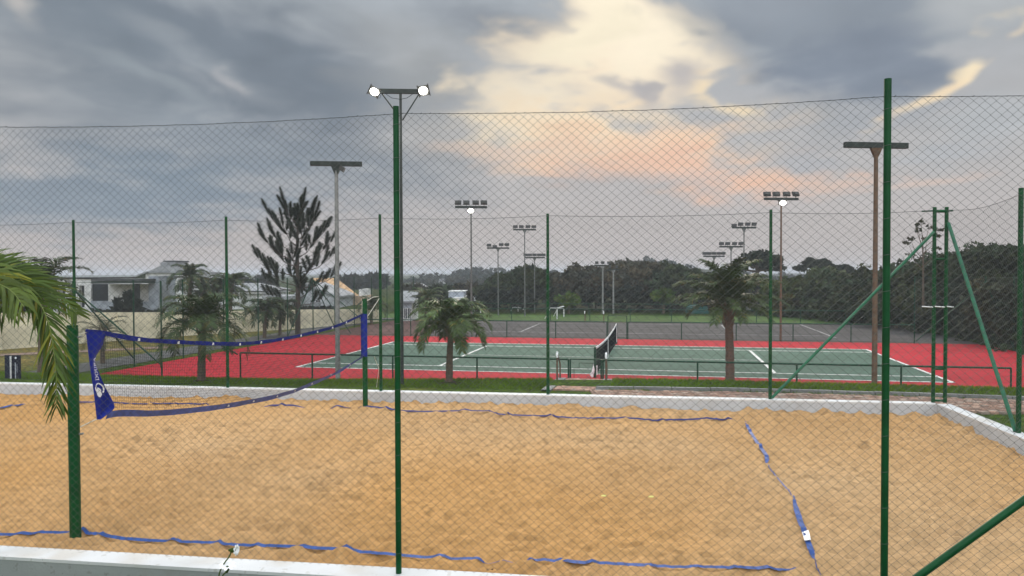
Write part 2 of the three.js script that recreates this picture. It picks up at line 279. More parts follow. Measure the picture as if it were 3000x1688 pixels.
strip('path', [onUV(-20.3, -10.4), onUV(-20.2, 9), onUV(-20.2, 26)], 2.2, 0.02, M.cobble);
strip('path', [onUV(-36, -9.6), onUV(-21.4, -11)], 1.6, 0.02, M.cobble);
strip('path', [onUV(-36, -5.6), onUV(-28, -4.2), onUV(-22, 1)], 1.1, 0.03, M.dirt);

{ // blades over the bank in front of the tennis court
  const R = rnd(17), g = new THREE.BufferGeometry(); g.setAttribute('position', new THREE.Float32BufferAttribute([-0.006, 0, 0, 0.006, 0, 0, 0.012, 0.075, 0.02, 0.004, 0, 0.012, 0.016, 0, 0.006, -0.02, 0.06, 0.0, -0.014, 0, -0.01, -0.002, 0, -0.012, -0.03, 0.05, -0.03], 3)); g.setIndex([0, 1, 2, 3, 4, 5, 6, 7, 8]); g.computeVertexNormals();
  const N = 60000, im = new THREE.InstancedMesh(g, new THREE.MeshPhysicalMaterial({ roughness: 0.8, specularIntensity: 0.15, side: THREE.DoubleSide }), N), m4 = new THREE.Matrix4(), q = new THREE.Quaternion(), col = new THREE.Color(); let k = 0;
  while (k < N) { const u = lerp(-26, 15, R()), v = lerp(-12.6, -9.3, R()); if (u > 2 && v < -12.2) continue; if (Math.abs(u) < 0.9 && v < -9.5) continue; const w = uv2w(u, v, 0), y = groundY(w.x, -w.z), s = 0.7 + R() * 0.8; q.setFromAxisAngle(V(0, 1, 0), R() * 6.28); m4.compose(V(w.x, y - 0.005, w.z), q, V(s, s * (0.7 + 0.5 * R()), s)); im.setMatrixAt(k, m4); const f = 0.7 + 0.7 * R() + 0.5 * fbm(u / 1.3, v / 1.3, 3, 9); col.setRGB(0.1 * f, 0.165 * f, 0.012 * f); im.setColorAt(k, col); k++; }
  im.name = 'grass'; scene.add(im); tag(stuff(im), 'green grass on the bank before the red court', 'grass');
}

// sand court: near wall, far wall and right wall bound it (inner faces)
const nearD = (x) => 7.95 - 0.146 * (x + 5.47), farD = (x) => 19.79 - 0.149 * (x + 13.54), rightX = (d) => 9.29 - 0.134 * (16.37 - d);
function sandH(x, d) {
  const wx = x + 0.12 * vnoise(x * 2.1, d * 2.1, 4), wd = d * 1.18 + 0.12 * vnoise(x * 2.1, d * 2.1, 6), rough = 0.75 + 0.5 * step(-0.1, 0.45, fbm(x / 2.4, d / 2.4, 3, 19));
  const a = Math.min(1, worley(wx / 0.25, wd / 0.23, 3)), b = Math.min(1, worley(wx / 0.13 + 3, wd / 0.12, 8));
  return (0.145 * a ** 1.2 + 0.02 * b ** 1.3) * rough + 0.045 * fbm(x / 0.7, d / 0.6, 3, 23) - 0.06;
}
{
  const S = 0.036, x0 = -16.5, x1 = 9.45, d0 = 5.85, d1 = 20.35, nx = Math.round((x1 - x0) / S), nd = Math.round((d1 - d0) / S), pos = [], uvs = [], cols = [], idx = [];
  for (let j = 0; j <= nd; j++) for (let i = 0; i <= nx; i++) { const x = x0 + i * S, d = d0 + j * S; pos.push(x, sandH(x, d), -d); uvs.push(x, d); const n = fbm(x / 1.7, d / 1.7, 4, 41), blotch = step(0.02, 0.38, fbm(x / 0.12, d / 0.11, 3, 83)), k = (1 + 0.1 * n) * (1 - (0.12 + 0.16 * step(0.0, 0.4, n)) * blotch), t = clamp(0.5 + 1.1 * fbm(x / 5 + 2, d / 5, 3, 47) + 0.055 * x); cols.push(lerp(0.58, 0.575, t) * k, lerp(0.325, 0.372, t) * k, lerp(0.128, 0.196, t) * k); }  // random darker blotches in the sand colour make up for weak relief contrast
  for (let j = 0; j < nd; j++) for (let i = 0; i < nx; i++) {
    const x = x0 + (i + 0.5) * S, d = d0 + (j + 0.5) * S; if (d < nearD(x) - 0.12 || d > farD(x) + 0.12 || x > rightX(d) + 0.12) continue;
    const a = j * (nx + 1) + i, b = a + 1, c = a + nx + 2, e = a + nx + 1; idx.push(a, b, c, a, c, e);
  }
  const g = new THREE.BufferGeometry(); g.setAttribute('position', new THREE.Float32BufferAttribute(pos, 3)); g.setAttribute('uv', new THREE.Float32BufferAttribute(uvs, 2)); g.setAttribute('color', new THREE.Float32BufferAttribute(cols, 3)); g.setIndex(idx); g.computeVertexNormals();
  const grain = pattern(1024, (x, y) => { const a = 232 + 24 * tf(x, y, 60, 4, 61) + 10 * tf(x, y, 9, 3, 65), s = hash2(Math.floor(x * 512), Math.floor(y * 512), 7) > 0.9985 ? 0.45 : 1; return [a * s, a * s, a * s * 0.99]; });
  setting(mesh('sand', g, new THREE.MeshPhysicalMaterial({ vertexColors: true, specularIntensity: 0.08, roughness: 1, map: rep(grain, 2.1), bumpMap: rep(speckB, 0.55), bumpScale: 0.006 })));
}
// low white walls round the sand: face and a brighter cap
{
  const T = 0.27, wall = (name, label, a, b, ra, rb, side) => {       // a, b inner face ends [x, d]; T outward
    const t = V(b[0] - a[0], 0, -(b[1] - a[1])).normalize(), n = V(t.z, 0, -t.x), mid = V((a[0] + b[0]) / 2, 0, -(a[1] + b[1]) / 2), l = Math.hypot(b[0] - a[0], b[1] - a[1]);
    const o = thing(name, label, 'wall', mid.clone().setY(-0.3), 'low walls round the sand court');
    const c = mid.clone().addScaledVector(n, T / 2);
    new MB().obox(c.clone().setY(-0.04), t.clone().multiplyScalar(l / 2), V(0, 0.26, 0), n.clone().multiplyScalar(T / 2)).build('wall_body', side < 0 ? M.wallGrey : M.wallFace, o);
    const cap = new MB(), N = Math.round(l / 2.6);
    for (let i = 0; i < N; i++) cap.obox(c.clone().addScaledVector(t, (i + 0.5) / N * l - l / 2).setY(0.237 + 0.002 * vnoise(i, 3, 4)), t.clone().multiplyScalar(l / N / 2 - 0.002), V(0, 0.016, 0), n.clone().multiplyScalar(T / 2 + 0.004));
    cap.build('cap', M.white, o);
    return o;
  };
  const fr = [9.29, 16.37], nr = [7.9, 6.0];
  wall('low_wall', 'low white wall along the far side of the sand court', [-16.5, farD(-16.5)], fr, 0, 0, 1).userData.label = 'long low white wall behind the sand, under the far green fence';
  wall('low_wall', 'short low white wall at the right end of the sand court, running towards the viewer', [fr[0] + 0.0, fr[1] - 0.004], nr, 0, 0, 1);
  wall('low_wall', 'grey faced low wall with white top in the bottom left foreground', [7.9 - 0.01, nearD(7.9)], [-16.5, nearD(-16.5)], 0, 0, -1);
}

// ---------------------------------------------------------------- tennis courts
{
  const worn = pattern(1024, (x, y) => { const a = 226 + 26 * tf(x, y, 4, 6, 71) + 14 * tf(x, y, 40, 3, 77), q = tf(x, y, 7, 4, 73) > 0.34 ? -16 : 0, st = tn(x * 3, y, 12, 75) * tn(x, y * 9, 30, 76) > 0.45 ? 12 : 0; return [a + q + st, a + q + st, a + q + st]; });
  const red = std(0.5, 0.028, 0.042, 0.85, { map: rep(worn, 9.3), bumpMap: rep(speckB, 0.6), bumpScale: 0.003 }), grn = std(0.1, 0.165, 0.125, 0.85, { map: rep(worn, 7.7), bumpMap: rep(speckB, 0.6), bumpScale: 0.003 });
  const court = thing('tennis_court', 'green tennis court with red surround', 'tennis court', uv2w(0, 0, COURT)); delete court.userData.label; delete court.userData.category; setting(court);
  sheet('red_surround', -18.25, 18.4, -9.25, 9.15, COURT, red, court);
  sheet('green_playing_area', -11.885, 11.885, -5.485, 5.485, COURT + 0.004, grn, court);
  const lines = (par, cv, mat, list) => { for (const [u0, u1, v0, v1] of list) sheet('white_line', u0, u1, cv + v0, cv + v1, COURT + 0.009 + (u1 - u0 > v1 - v0 ? 0 : 0.003), mat, par); };
  const L = 11.885, W = 5.485, s = 4.115, w = 0.065, all = [[-L - w, L + w, -W - w, -W + w], [-L - w, L + w, W - w, W + w], [-L, L, -s - w, -s + w], [-L, L, s - w, s + w], [-L - w, -L + w, -W, W], [L - w, L + w, -W, W], [-6.4 - w, -6.4 + w, -s, s], [6.4 - w, 6.4 + w, -s, s], [-6.4, 6.4, -0.03, 0.03]];
  lines(court, 0, M.line, all);
  const old = thing('tennis_court', '', ''); old.position.copy(uv2w(0, 17.3, COURT)); delete old.userData.label; delete old.userData.category; setting(old);
  const asphalt = std(0.105, 0.097, 0.097, 0.9, { map: rep(streak, 5.3), bumpMap: rep(speckB, 0.7), bumpScale: 0.004 }), brown = std(0.14, 0.08, 0.072, 0.9, { map: rep(speck, 3.1) });
  sheet('brown_surround', -18.3, 18.4, 9.16, 23.4, COURT, brown, old);
  sheet('grey_playing_area', -11.885, 18.35, 9.6, 23.1, COURT + 0.004, asphalt, old);
  lines(old, 17.3, std(0.42, 0.41, 0.4, 0.9, { map: rep(streak, 2) }), all.slice(2));
  const field = new MB(); setting(sheet('soccer_field', -30, 34, 24.2, 32.6, COURT - 0.012, std(0.075, 0.135, 0.035, 0.95, { map: rep(speck, 6) })));
}
// brick paving beside the right half of the far wall, with a kerb, and the ramp to the gate
{
  const path = thing('brick_path', '', ''); delete path.userData.label; delete path.userData.category; setting(path); path.position.set(6, -0.08, -19);
  const edge = (x) => lerp(20.55, 18.7, clamp((x - 2.5) / 10.2)) + 0.25 * Math.sin((x - 2.5) / 10 * Math.PI), R = rnd(5);
  const g = new MB(), base = new MB();
  const tones = [[0.36, 0.225, 0.165], [0.4, 0.275, 0.21], [0.31, 0.2, 0.155], [0.4, 0.31, 0.25], [0.28, 0.18, 0.14]];
  for (let x = -2; x < 14; x += 0.205) for (let k = 0; k < 44; k++) {
    const xx = x + (k % 2) * 0.1, d = 14.2 + k * 0.155, dFar = farD(xx) + 0.29;
    if (xx < 9.6 ? d < dFar : d < 17.1 - (xx - 9.6) * 0.12) continue; if (d > edge(xx) - 0.2) continue;
    if (xx < 2.2 && xx > -3) continue;
    const t = tones[Math.floor(R() * 5)], f = 0.8 + R() * 0.4; g.color([t[0] * f, t[1] * f, t[2] * f]);
    g.box(V(xx, -0.075 + R() * 0.012, -d), 0.19, 0.06, 0.142, (R() - 0.5) * 0.05);
  }
  stuff(g.build('paver', new THREE.MeshPhysicalMaterial({ vertexColors: true, specularIntensity: 0.15, roughness: 0.92, map: rep(speck, 0.4) }), path));
  for (let x = 2.3; x < 14; x += 1.02) { const a = V(x, 0, -edge(x)), b = V(x + 1, 0, -edge(x + 1)); a.y = b.y = -0.005; const t = V().subVectors(b, a), m = new MB(); m.obox(V((a.x + b.x) / 2, -0.035 + (R() - 0.5) * 0.015, (a.z + b.z) / 2), t.multiplyScalar(0.495), V(0, 0.06, 0), V(0, 0, 0.06)); m.build('kerb_stone', M.concrete, path); }
  const rp = thing('ramp', '', ''); delete rp.userData.label; delete rp.userData.category; setting(rp); rp.position.copy(uv2w(0, -10, -0.3));
  const P = (u, v, y) => uv2w(u, v, y), y0 = -0.05, y1 = -0.2;
  const deck = new MB(), R2 = rnd(8);
  for (let i = 0; i < 9; i++) for (let k = 0; k < 20; k++) { const t = tones[Math.floor(R2() * 5)], f = 0.85 + R2() * 0.5; deck.color([t[0] * f * 1.15, t[1] * f * 1.1, t[2] * f * 1.1]); const u = -0.62 + i * 0.125 + (k % 2) * 0.03, v = -12.6 + k * 0.16, y = lerp(y0, y1, k / 20) + R2() * 0.008; deck.obox(P(u + 0.06, v + 0.08, y - 0.05), V(cy * 0.057, 0, sy * 0.057), V(0, 0.05, 0), V(sy * 0.073, 0, -cy * 0.073)); }
  stuff(deck.build('paver', new THREE.MeshPhysicalMaterial({ vertexColors: true, specularIntensity: 0.15, roughness: 0.92, map: rep(speck, 0.4) }), rp));
  for (const u of [-0.78, 0.66]) { const m = new MB(); m.quad(P(u - 0.13, -12.8, y0 + 0.01), P(u + 0.13, -12.8, y0 + 0.01), P(u + 0.13, -9.4, y1 + 0.02), P(u - 0.13, -9.4, y1 + 0.02)); for (const s of [-0.13, 0.13]) m.quad(P(u + s, -12.8, -0.4), P(u + s, -12.8, y0 + 0.01), P(u + s, -9.4, y1 + 0.02), P(u + s, -9.4, -0.7)); m.build('concrete_border', M.concrete, rp); }
}

// ---------------------------------------------------------------- fences
// diamond mesh of straight wires in the plane from a to b (ground points), between heights lo(s) and hi(s)
function diamonds(m, a, b, lo, hi, W, H, r) {
  const L = a.distanceTo(b), t = V().subVectors(b, a).normalize(), P = (s, y) => V(a.x + t.x * s, y, a.z + t.z * s), k = H / W;
  const Lo = Math.min(lo(0), lo(L)), Hi = Math.max(hi(0), hi(L)), span = (Hi - Lo) / k;
  for (const dir of [1, -1]) for (let s = -span; s < L + span; s += W) {
    const f = (y) => s + dir * (y - Lo) / k; let y0 = Lo, y1 = Hi;   // clip to 0..L and to the edges
    const yAt = (x) => Lo + (x - s) * dir * k; if (f(y0) < 0 || f(y0) > L) { const e = f(y0) < 0 ? 0 : L; if ((e - s) * dir <= 0) continue; y0 = yAt(e); } if (f(y1) < 0 || f(y1) > L) y1 = yAt(f(y1) < 0 ? 0 : L);
    y0 = Math.max(y0, lo(f(y0))); y1 = Math.min(y1, hi(f(y1))); if (y1 - y0 < 0.02) continue;
    m.wire(P(f(y0), y0), P(f(y1), y1), r);
  }
}
// woven mesh: every wire zigzags and hooks round its neighbours
function woven(m, a, b, lo, hi, W, H, r, seed) {
  const L = a.distanceTo(b), t = V().subVectors(b, a).normalize(), n = V(-t.z, 0, t.x), N = Math.floor(L / (W / 2)), J = Math.round((hi(L / 2) - lo(L / 2)) / (H / 2));
  for (let i = 0; i <= N; i++) {
    let prev = null;
    for (let j = 0; j <= J; j++) {
      const z = (i + j) % 2 ? 1 : -1, s = i * W / 2 + z * (W / 4 + 0.0012) + 0.006 * vnoise(i * 0.21, j * 0.17, seed) + 0.012 * vnoise(i * 0.05, j * 0.045, seed + 3), y0 = lo(s), y = lerp(y0, hi(s), j / J) + 0.006 * vnoise(i * 0.17, j * 0.23, seed + 5) * (j && j < J ? 1 : 0), w = z * 0.0022 + 0.03 * vnoise(s * 0.9, y * 0.8, seed + 9) * Math.sin(Math.PI * j / J);
      const p = V(a.x + t.x * s + n.x * w, y, a.z + t.z * s + n.z * w); if (prev) m.wire(prev, p, r); prev = p;
    }
  }
}
const onLine = (px, a, b) => { const k = (px - 1500) / F, dx = b[0] - a[0], dd = b[1] - a[1], s = (k * a[1] - a[0]) / (dx - k * dd); return [a[0] + dx * s, a[1] + dd * s]; };   // where a wall line crosses that bearing
{ // near fence
  const a = [-5.47, 7.95 - 0.13], b = [-1.7, 7.4 - 0.13], A = onLine(1163, a, b), B = onLine(2597, a, b), x = (k) => [lerp(A[0], B[0], k), lerp(A[1], B[1], k)];
  const o = thing('chain_link_fence', 'tall diamond wire fence with green posts nearest the viewer, in front of the sand', 'fence', V(A[0], 0.25, -A[1]));
  const P0 = x(-1.08), P1 = x(2.03), post = (p, h, r = 0.031) => new MB().tube([V(p[0], 0.24, -p[1]), V(p[0], h, -p[1])], r, 20).build('post', M.green, o);
  post(A, 4.735, 0.0285); post(B, 4.82); post(P0, 4.74); post(P1, 4.9);
  new MB().bar(V(B[0] + 0.03, 0.27, -B[1] + 0.0), V(P1[0] - 0.02, 4.05, -P1[1]), 0.033, 16).build('brace', M.green, o);
  const ties = new MB(); for (const p of [A, B]) for (let y = 0.45; y < 4.65; y += 0.316) { const rg = []; for (let k = 0; k <= 14; k++) rg.push(V(p[0] + (p === A ? 0.031 : 0.0335) * Math.cos(k * 0.449), y + 0.006 * Math.sin(k * 0.449 + 1), -p[1] + (p === A ? 0.031 : 0.0335) * Math.sin(k * 0.449))); ties.tube(rg, 0.0022, 4, false); } stuff(ties.build('tie_wire', M.wire, o));
  const start = x(-1.08), end = x(2.02), n = V(-0.146, 0, -1).normalize(), S = V(start[0], 0, -start[1]).addScaledVector(n, 0.045), E = V(end[0], 0, -end[1]).addScaledVector(n, 0.045), L = S.distanceTo(E), span = V(A[0], 0, -A[1]).distanceTo(V(start[0], 0, -start[1])), bay = V(A[0], 0, -A[1]).distanceTo(V(B[0], 0, -B[1]));
  const top = (s) => { const k = s < span ? s / span : s < span + bay ? (s - span) / bay : (s - span - bay) / (bay * 1.03); return (s < span ? lerp(4.70, 4.675, k) : 4.68) - 0.05 * 4 * k * (1 - k) + 0.002 * vnoise(s * 9, 1, 3); };
  const m = new MB(); woven(m, S, E, () => 0.28, top, 0.0905, 0.079, 0.00145, 3); m.build('wire_mesh', M.wire, o);
  const tw = new MB(), T = V().subVectors(E, S).normalize(), pts = []; for (let s = 0; s <= L; s += 0.045) pts.push(V(S.x + T.x * s, top(s), S.z + T.z * s)); tw.tube(pts, 0.0026, 5, false); tw.build('top_wire', M.knot, o);
  const kn = new MB(), R = rnd(4); for (let s = 0.03; s < L; s += 0.0905) { const p = V(S.x + T.x * s, top(s), S.z + T.z * s); kn.bar(p.clone().add(V(-0.006, -0.005, 0)), p.clone().add(V(0.006 + 0.004 * R(), 0.004 + 0.009 * R() * R(), 0)), 0.0032, 5); } kn.build('wire_knots', M.knot, o);
}
{ // far and right fence on the walls
  const w = [-16.5, farD(-16.5) + 0.135], c = [9.36, farD(9.36) + 0.135], o = thing('chain_link_fence', 'tall green post fence on the low wall behind the sand', 'fence', V(-3.2, 0.25, -18.6));
  const posts = [217, 664, 1114, 1605, 2258].map((p) => onLine(p, w, c)), tops = [4.55, 4.58, 4.58, 4.54, 4.56];
  posts.forEach((p, i) => new MB().tube([V(p[0], 0.24, -p[1]), V(p[0], tops[i], -p[1])], [0.04, 0.033], 14).build('post', M.green, o));
  const cp = [onLine(2737, w, c), onLine(2772, w, c)];
  for (const p of cp) new MB().tube([V(p[0], 0.26, -p[1]), V(p[0], 4.56, -p[1])], 0.04, 14).build('post', M.green, o);
  for (const h of [0.3, 1.0, 3.42, 4.47]) new MB().bar(V(cp[0][0], h, -cp[0][1]), V(cp[1][0], h, -cp[1][1]), h > 4 ? 0.035 : 0.026, 10).build('rung', M.green, o);
  const p4 = posts[4]; new MB().bar(V(p4[0] + 0.03, 0.28, -p4[1] + 0.02), V(cp[0][0] - 0.02, 4.02, -cp[0][1] + 0.02), 0.034, 12).build('brace', M.greenPale, o);
  for (const [x0, x1] of [[-0.28, 0], [0.0, 0.16]]) { const hook = new MB(); hook.bar(V(cp[x0 < 0 ? 0 : 1][0] + x0, 4.47, -cp[0][1]), V(cp[x0 < 0 ? 0 : 1][0] + x1, 4.48, -cp[0][1]), 0.018, 6); hook.build('wire_tensioner', M.greenDark, o); }
  for (const [x0, x1] of [[2702, 2733], [2740, 2768], [2774, 2794]]) { const tw = new MB(); tw.bar(far(x0, 898, 16.45), far(x1, 900, 16.45), 0.014, 6); tw.build('tie_wire', M.whiteClip, o); }
  const a = V(w[0] + 2, 0, -w[1] + 0.3), S = V(-15.5, 0, -(farD(-15.5) + 0.09)), E = V(cp[0][0], 0, -(cp[0][1] - 0.045)), xs = [-15.5, ...posts.map((p) => p[0]), cp[0][0]], T = V().subVectors(E, S).normalize(), L = S.distanceTo(E);
  const top = (s) => { const x = S.x + T.x * s; let i = 0; while (i < xs.length - 2 && x > xs[i + 1]) i++; const k = clamp((x - xs[i]) / (xs[i + 1] - xs[i])); return 4.49 - 0.05 * 4 * k * (1 - k); };
  const m = new MB(); diamonds(m, S, E, () => 0.27, top, 0.0905, 0.079, 0.0012); m.build('wire_mesh', M.wireFar, o);
  const pts = []; for (let s = 0; s <= L; s += 0.3) pts.push(V(S.x + T.x * s, top(s), S.z + T.z * s)); new MB().tube(pts, 0.0045, 4, false).build('top_wire', M.knot, o);

  const r = thing('chain_link_fence', 'green post fence on the wall at the right end of the sand', 'fence', V(9.1, 0.25, -13.4));
  const q = [9.07, 13.4], q2 = [8.45, 8.9], g = cp[1];
  new MB().tube([V(q[0], 0.24, -q[1]), V(q[0], 4.63, -q[1])], 0.042, 14).build('post', M.green, r);
  new MB().tube([V(q2[0], 0.24, -q2[1]), V(q2[0], 4.65, -q2[1])], 0.042, 14).build('post', M.green, r);
  new MB().bar(V(q[0] - 0.02, 0.27, -q[1] - 0.05), V(g[0] + 0.02, 4.2, -g[1] + 0.04), 0.036, 12).build('brace', M.greenPale, r);
  const m2 = new MB(), t2 = (a_, b_) => (s) => 4.5 - 0.1 * Math.sin(Math.PI * clamp(s / a_.distanceTo(b_)));
  const e0 = V(g[0], 0, -g[1]), e1 = V(q[0] - 0.045, 0, -q[1]), e2 = V(q2[0] - 0.045, 0, -q2[1]);
  diamonds(m2, e0, e1, () => 0.27, t2(e0, e1), 0.0905, 0.079, 0.0012); diamonds(m2, e1, e2, () => 0.27, t2(e1, e2), 0.0905, 0.079, 0.0012); m2.build('wire_mesh', M.wireFar, r);
  const tw = new MB(); for (const [u, v] of [[e0, e1], [e1, e2]]) { const f = t2(u, v), l = u.distanceTo(v), pp = []; for (let k = 0; k <= 14; k++) { const p = u.clone().lerp(v, k / 14); p.y = f(l * k / 14); pp.push(p); } tw.tube(pp, 0.0045, 4, false); } tw.build('top_wire', M.knot, r);
}
// waist-high rail fences of the tennis courts
function railFence(label, v, us, gate, mat, meshed) {
  const o = thing('rail_fence', label, 'fence', uv2w((us[0] + us[us.length - 1]) / 2, v, COURT)), top = COURT + 0.96;
  for (const u of us) new MB().bar(uv2w(u, v, COURT - 0.02), uv2w(u, v, top), 0.028, 10).build('post', mat, o);
  const runs = []; let prev = us[0]; for (let i = 1; i < us.length; i++) if (gate && us[i - 1] === gate[0]) { runs.push([prev, us[i - 1]]); prev = us[i]; } runs.push([prev, us[us.length - 1]]);
  for (const [p, q] of runs) {
    new MB().bar(uv2w(p, v, top), uv2w(q, v, top), 0.03, 10).build('top_rail', mat, o);
    new MB().bar(uv2w(p, v, COURT + 0.06), uv2w(q, v, COURT + 0.06), 0.008, 6).build('bottom_wire', mat, o);
    if (meshed) { const m = new MB(); diamonds(m, uv2w(p, v - 0.01, 0), uv2w(q, v - 0.01, 0), () => COURT + 0.05, () => top - 0.02, 0.075, 0.066, 0.0009); m.build('wire_mesh', M.wireFar, o); }
  }
  return o;
}
function gate(label, u0, u1, v, h, mat) {
  const o = thing('gate', label, 'gate', uv2w((u0 + u1) / 2, v, COURT)), y0 = COURT + 0.08, y1 = COURT + h;
  for (const u of [u0 + 0.06, u1 - 0.06]) new MB().bar(uv2w(u, v, COURT + 0.02), uv2w(u, v, y1), 0.026, 8).build('stile', mat, o);
  for (const y of [y0, y1]) new MB().bar(uv2w(u0 + 0.06, v, y), uv2w(u1 - 0.06, v, y), 0.022, 8).build('crossbar', mat, o);
  const l = new MB(), Q = [[u0 + 0.18, y0], [u0 + 0.18, y1 - 0.28], [u0 + 0.34, y1 - 0.28], [u0 + 0.34, y1 - 0.12], [u1 - 0.14, y1 - 0.12]].map(([u, y]) => uv2w(u, v - 0.01, y)); for (let i = 0; i < 4; i++) l.bar(Q[i], Q[i + 1], 0.009, 6); l.build('latch_rod', mat, o);
  const m = new MB(); diamonds(m, uv2w(u0 + 0.06, v, 0), uv2w(u1 - 0.06, v, 0), () => y0, () => y1, 0.075, 0.066, 0.0009); m.build('wire_mesh', M.wireFar, o);
  return o;
}
railFence('low green rail fence along the near side of the red tennis surround', -9.2, [-12.1, -9.4, -6.5, -3.6, -0.6, 0.5, 3.4, 6.3, 9.2, 12.1], [-0.6, 0.5], M.greenDark, true);
gate('green wire gate at the top of the brick ramp', -0.6, 0.5, -9.2, 0.97, M.greenDark);
railFence('low green rail fence between the red court and the grey court', 9.2, [-15.1, -12.2, -9.3, -6.42, -3.59, -0.7, 0.46, 3.37, 6.26, 9.18, 12.07, 15.14], [-0.7, 0.46], M.greenDark, true);
gate('green gate between the red court and the grey court, behind the tennis net', -0.7, 0.46, 9.2, 1.3, M.greenDark);
railFence('low rail fence at the far edge of the grey court, before the soccer grass', 23.5, [-15, -12, -9, -6, -3, 0, 3, 6, 9, 12, 15, 18], null, M.greenDark, false);
railFence('farthest low rail fence, on the soccer grass', 33, [-18, -14.5, -11, -7.5, -4, -0.5, 3, 6.5, 10, 13.5, 17], null, M.greenDark, false);
// handrails with white caps at the gates
function handrail(label, u, v, y, mirror) {
  const o = thing('handrail', label, 'handrail', uv2w(u, v, y), 'handrails at the gates'), P = (du, dv, h) => uv2w(u + du, v + dv, y + h);
  new MB().bar(P(0, 0, -0.1), P(0, 0, 0.78), 0.028, 10).build('post', M.rust, o);
  new MB().tube([P(0, 0, 0.9), P(0.02 * mirror, 0.5, 0.55), P(0.02 * mirror, 0.55, 0.5), P(0.02 * mirror, 0.55, -0.2)], 0.024, 10).build('rail', M.rust, o);
  new MB().tube([P(0, 0, 0.77), P(0, -0.01, 0.86), P(0, 0.02, 0.93), P(0.0, 0.06, 0.87)], [0.035, 0.036, 0.034, 0.028], 10).build('cap', M.whiteClip, o);
}
handrail('rusty handrail with a white cap on the left of the brick ramp', -0.84, -10.1, -0.24, 1);
handrail('rusty handrail with a white cap on the right of the brick ramp', 0.66, -10.1, -0.24, -1);
handrail('distant white capped handrail, left one at the gate behind the grey court', -3.3, 22.6, COURT - 0.1, 1);
handrail('distant white capped handrail, right one at the gate behind the grey court', -1.9, 22.6, COURT - 0.1, -1);
// tall wire backstops at the ends of the courts
function backstop(label, pts, braces, H = 3.47) {
  const o = thing('backstop_fence', label, 'fence', uv2w(pts[0][0], pts[0][1], COURT)), y1 = COURT + H;
  pts.forEach(([u, v]) => new MB().bar(uv2w(u, v, COURT - 0.05), uv2w(u, v, y1), 0.03, 10).build('post', M.greenDark, o));
  const m = new MB(), tw = new MB();
  for (let i = 0; i < pts.length - 1; i++) { const a = uv2w(...pts[i], 0), b = uv2w(...pts[i + 1], 0); diamonds(m, a, b, () => COURT + 0.03, () => y1 - 0.05, 0.1, 0.09, 0.0009); tw.bar(a.clone().setY(y1 - 0.05), b.clone().setY(y1 - 0.05), 0.006, 5); }
  m.build('wire_mesh', M.wireFar, o); tw.build('top_wire', M.greenDark, o);
  for (const [u0, v0, h0, u1, v1, h1] of braces) new MB().bar(uv2w(u0, v0, COURT + h0), uv2w(u1, v1, COURT + h1), 0.028, 8).build('brace', M.greenDark, o);
}
{
  const v = (n, a, s) => Array.from({ length: n }, (_, i) => a + s * i);
  backstop('tall dark green wire backstop at the left end of the red court', [[-15.15, -9.25], ...v(7, -9.6, 3.15).map((x) => [-18.45, x])], [[-18.45, -9.6, 3.2, -15.2, -9.25, 0.5], [-18.45, -9.6, 3.2, -18.45, -6.5, 0.35], [-15.15, -9.25, 2.4, -12.2, -9.2, 0.9], [-18.45, 9.3, 3.35, -18.45, 6.2, 0.2], [-18.45, 9.3, 3.35, -16, 9.3, 0.1], [-18.45, 9.3, 3.35, -15.2, 9.2, 0.9], [-18.45, 9.3, 3.35, -18.5, 12.4, 0.3]]);
  backstop('tall dark wire backstop at the left end of the grey court', v(6, 12.5, 3.15).map((x) => [-18.5, x]), []);
  backstop('tall dark green wire backstop at the right end of the red court, before the thicket', [[15.14, 9.2], ...v(7, 9.3, -3.15).map((x) => [18.5, x])], [[18.5, 9.3, 3.2, 15.2, 9.2, 0.1], [18.5, 9.3, 3.2, 18.5, 6.2, 0.2]]);
}
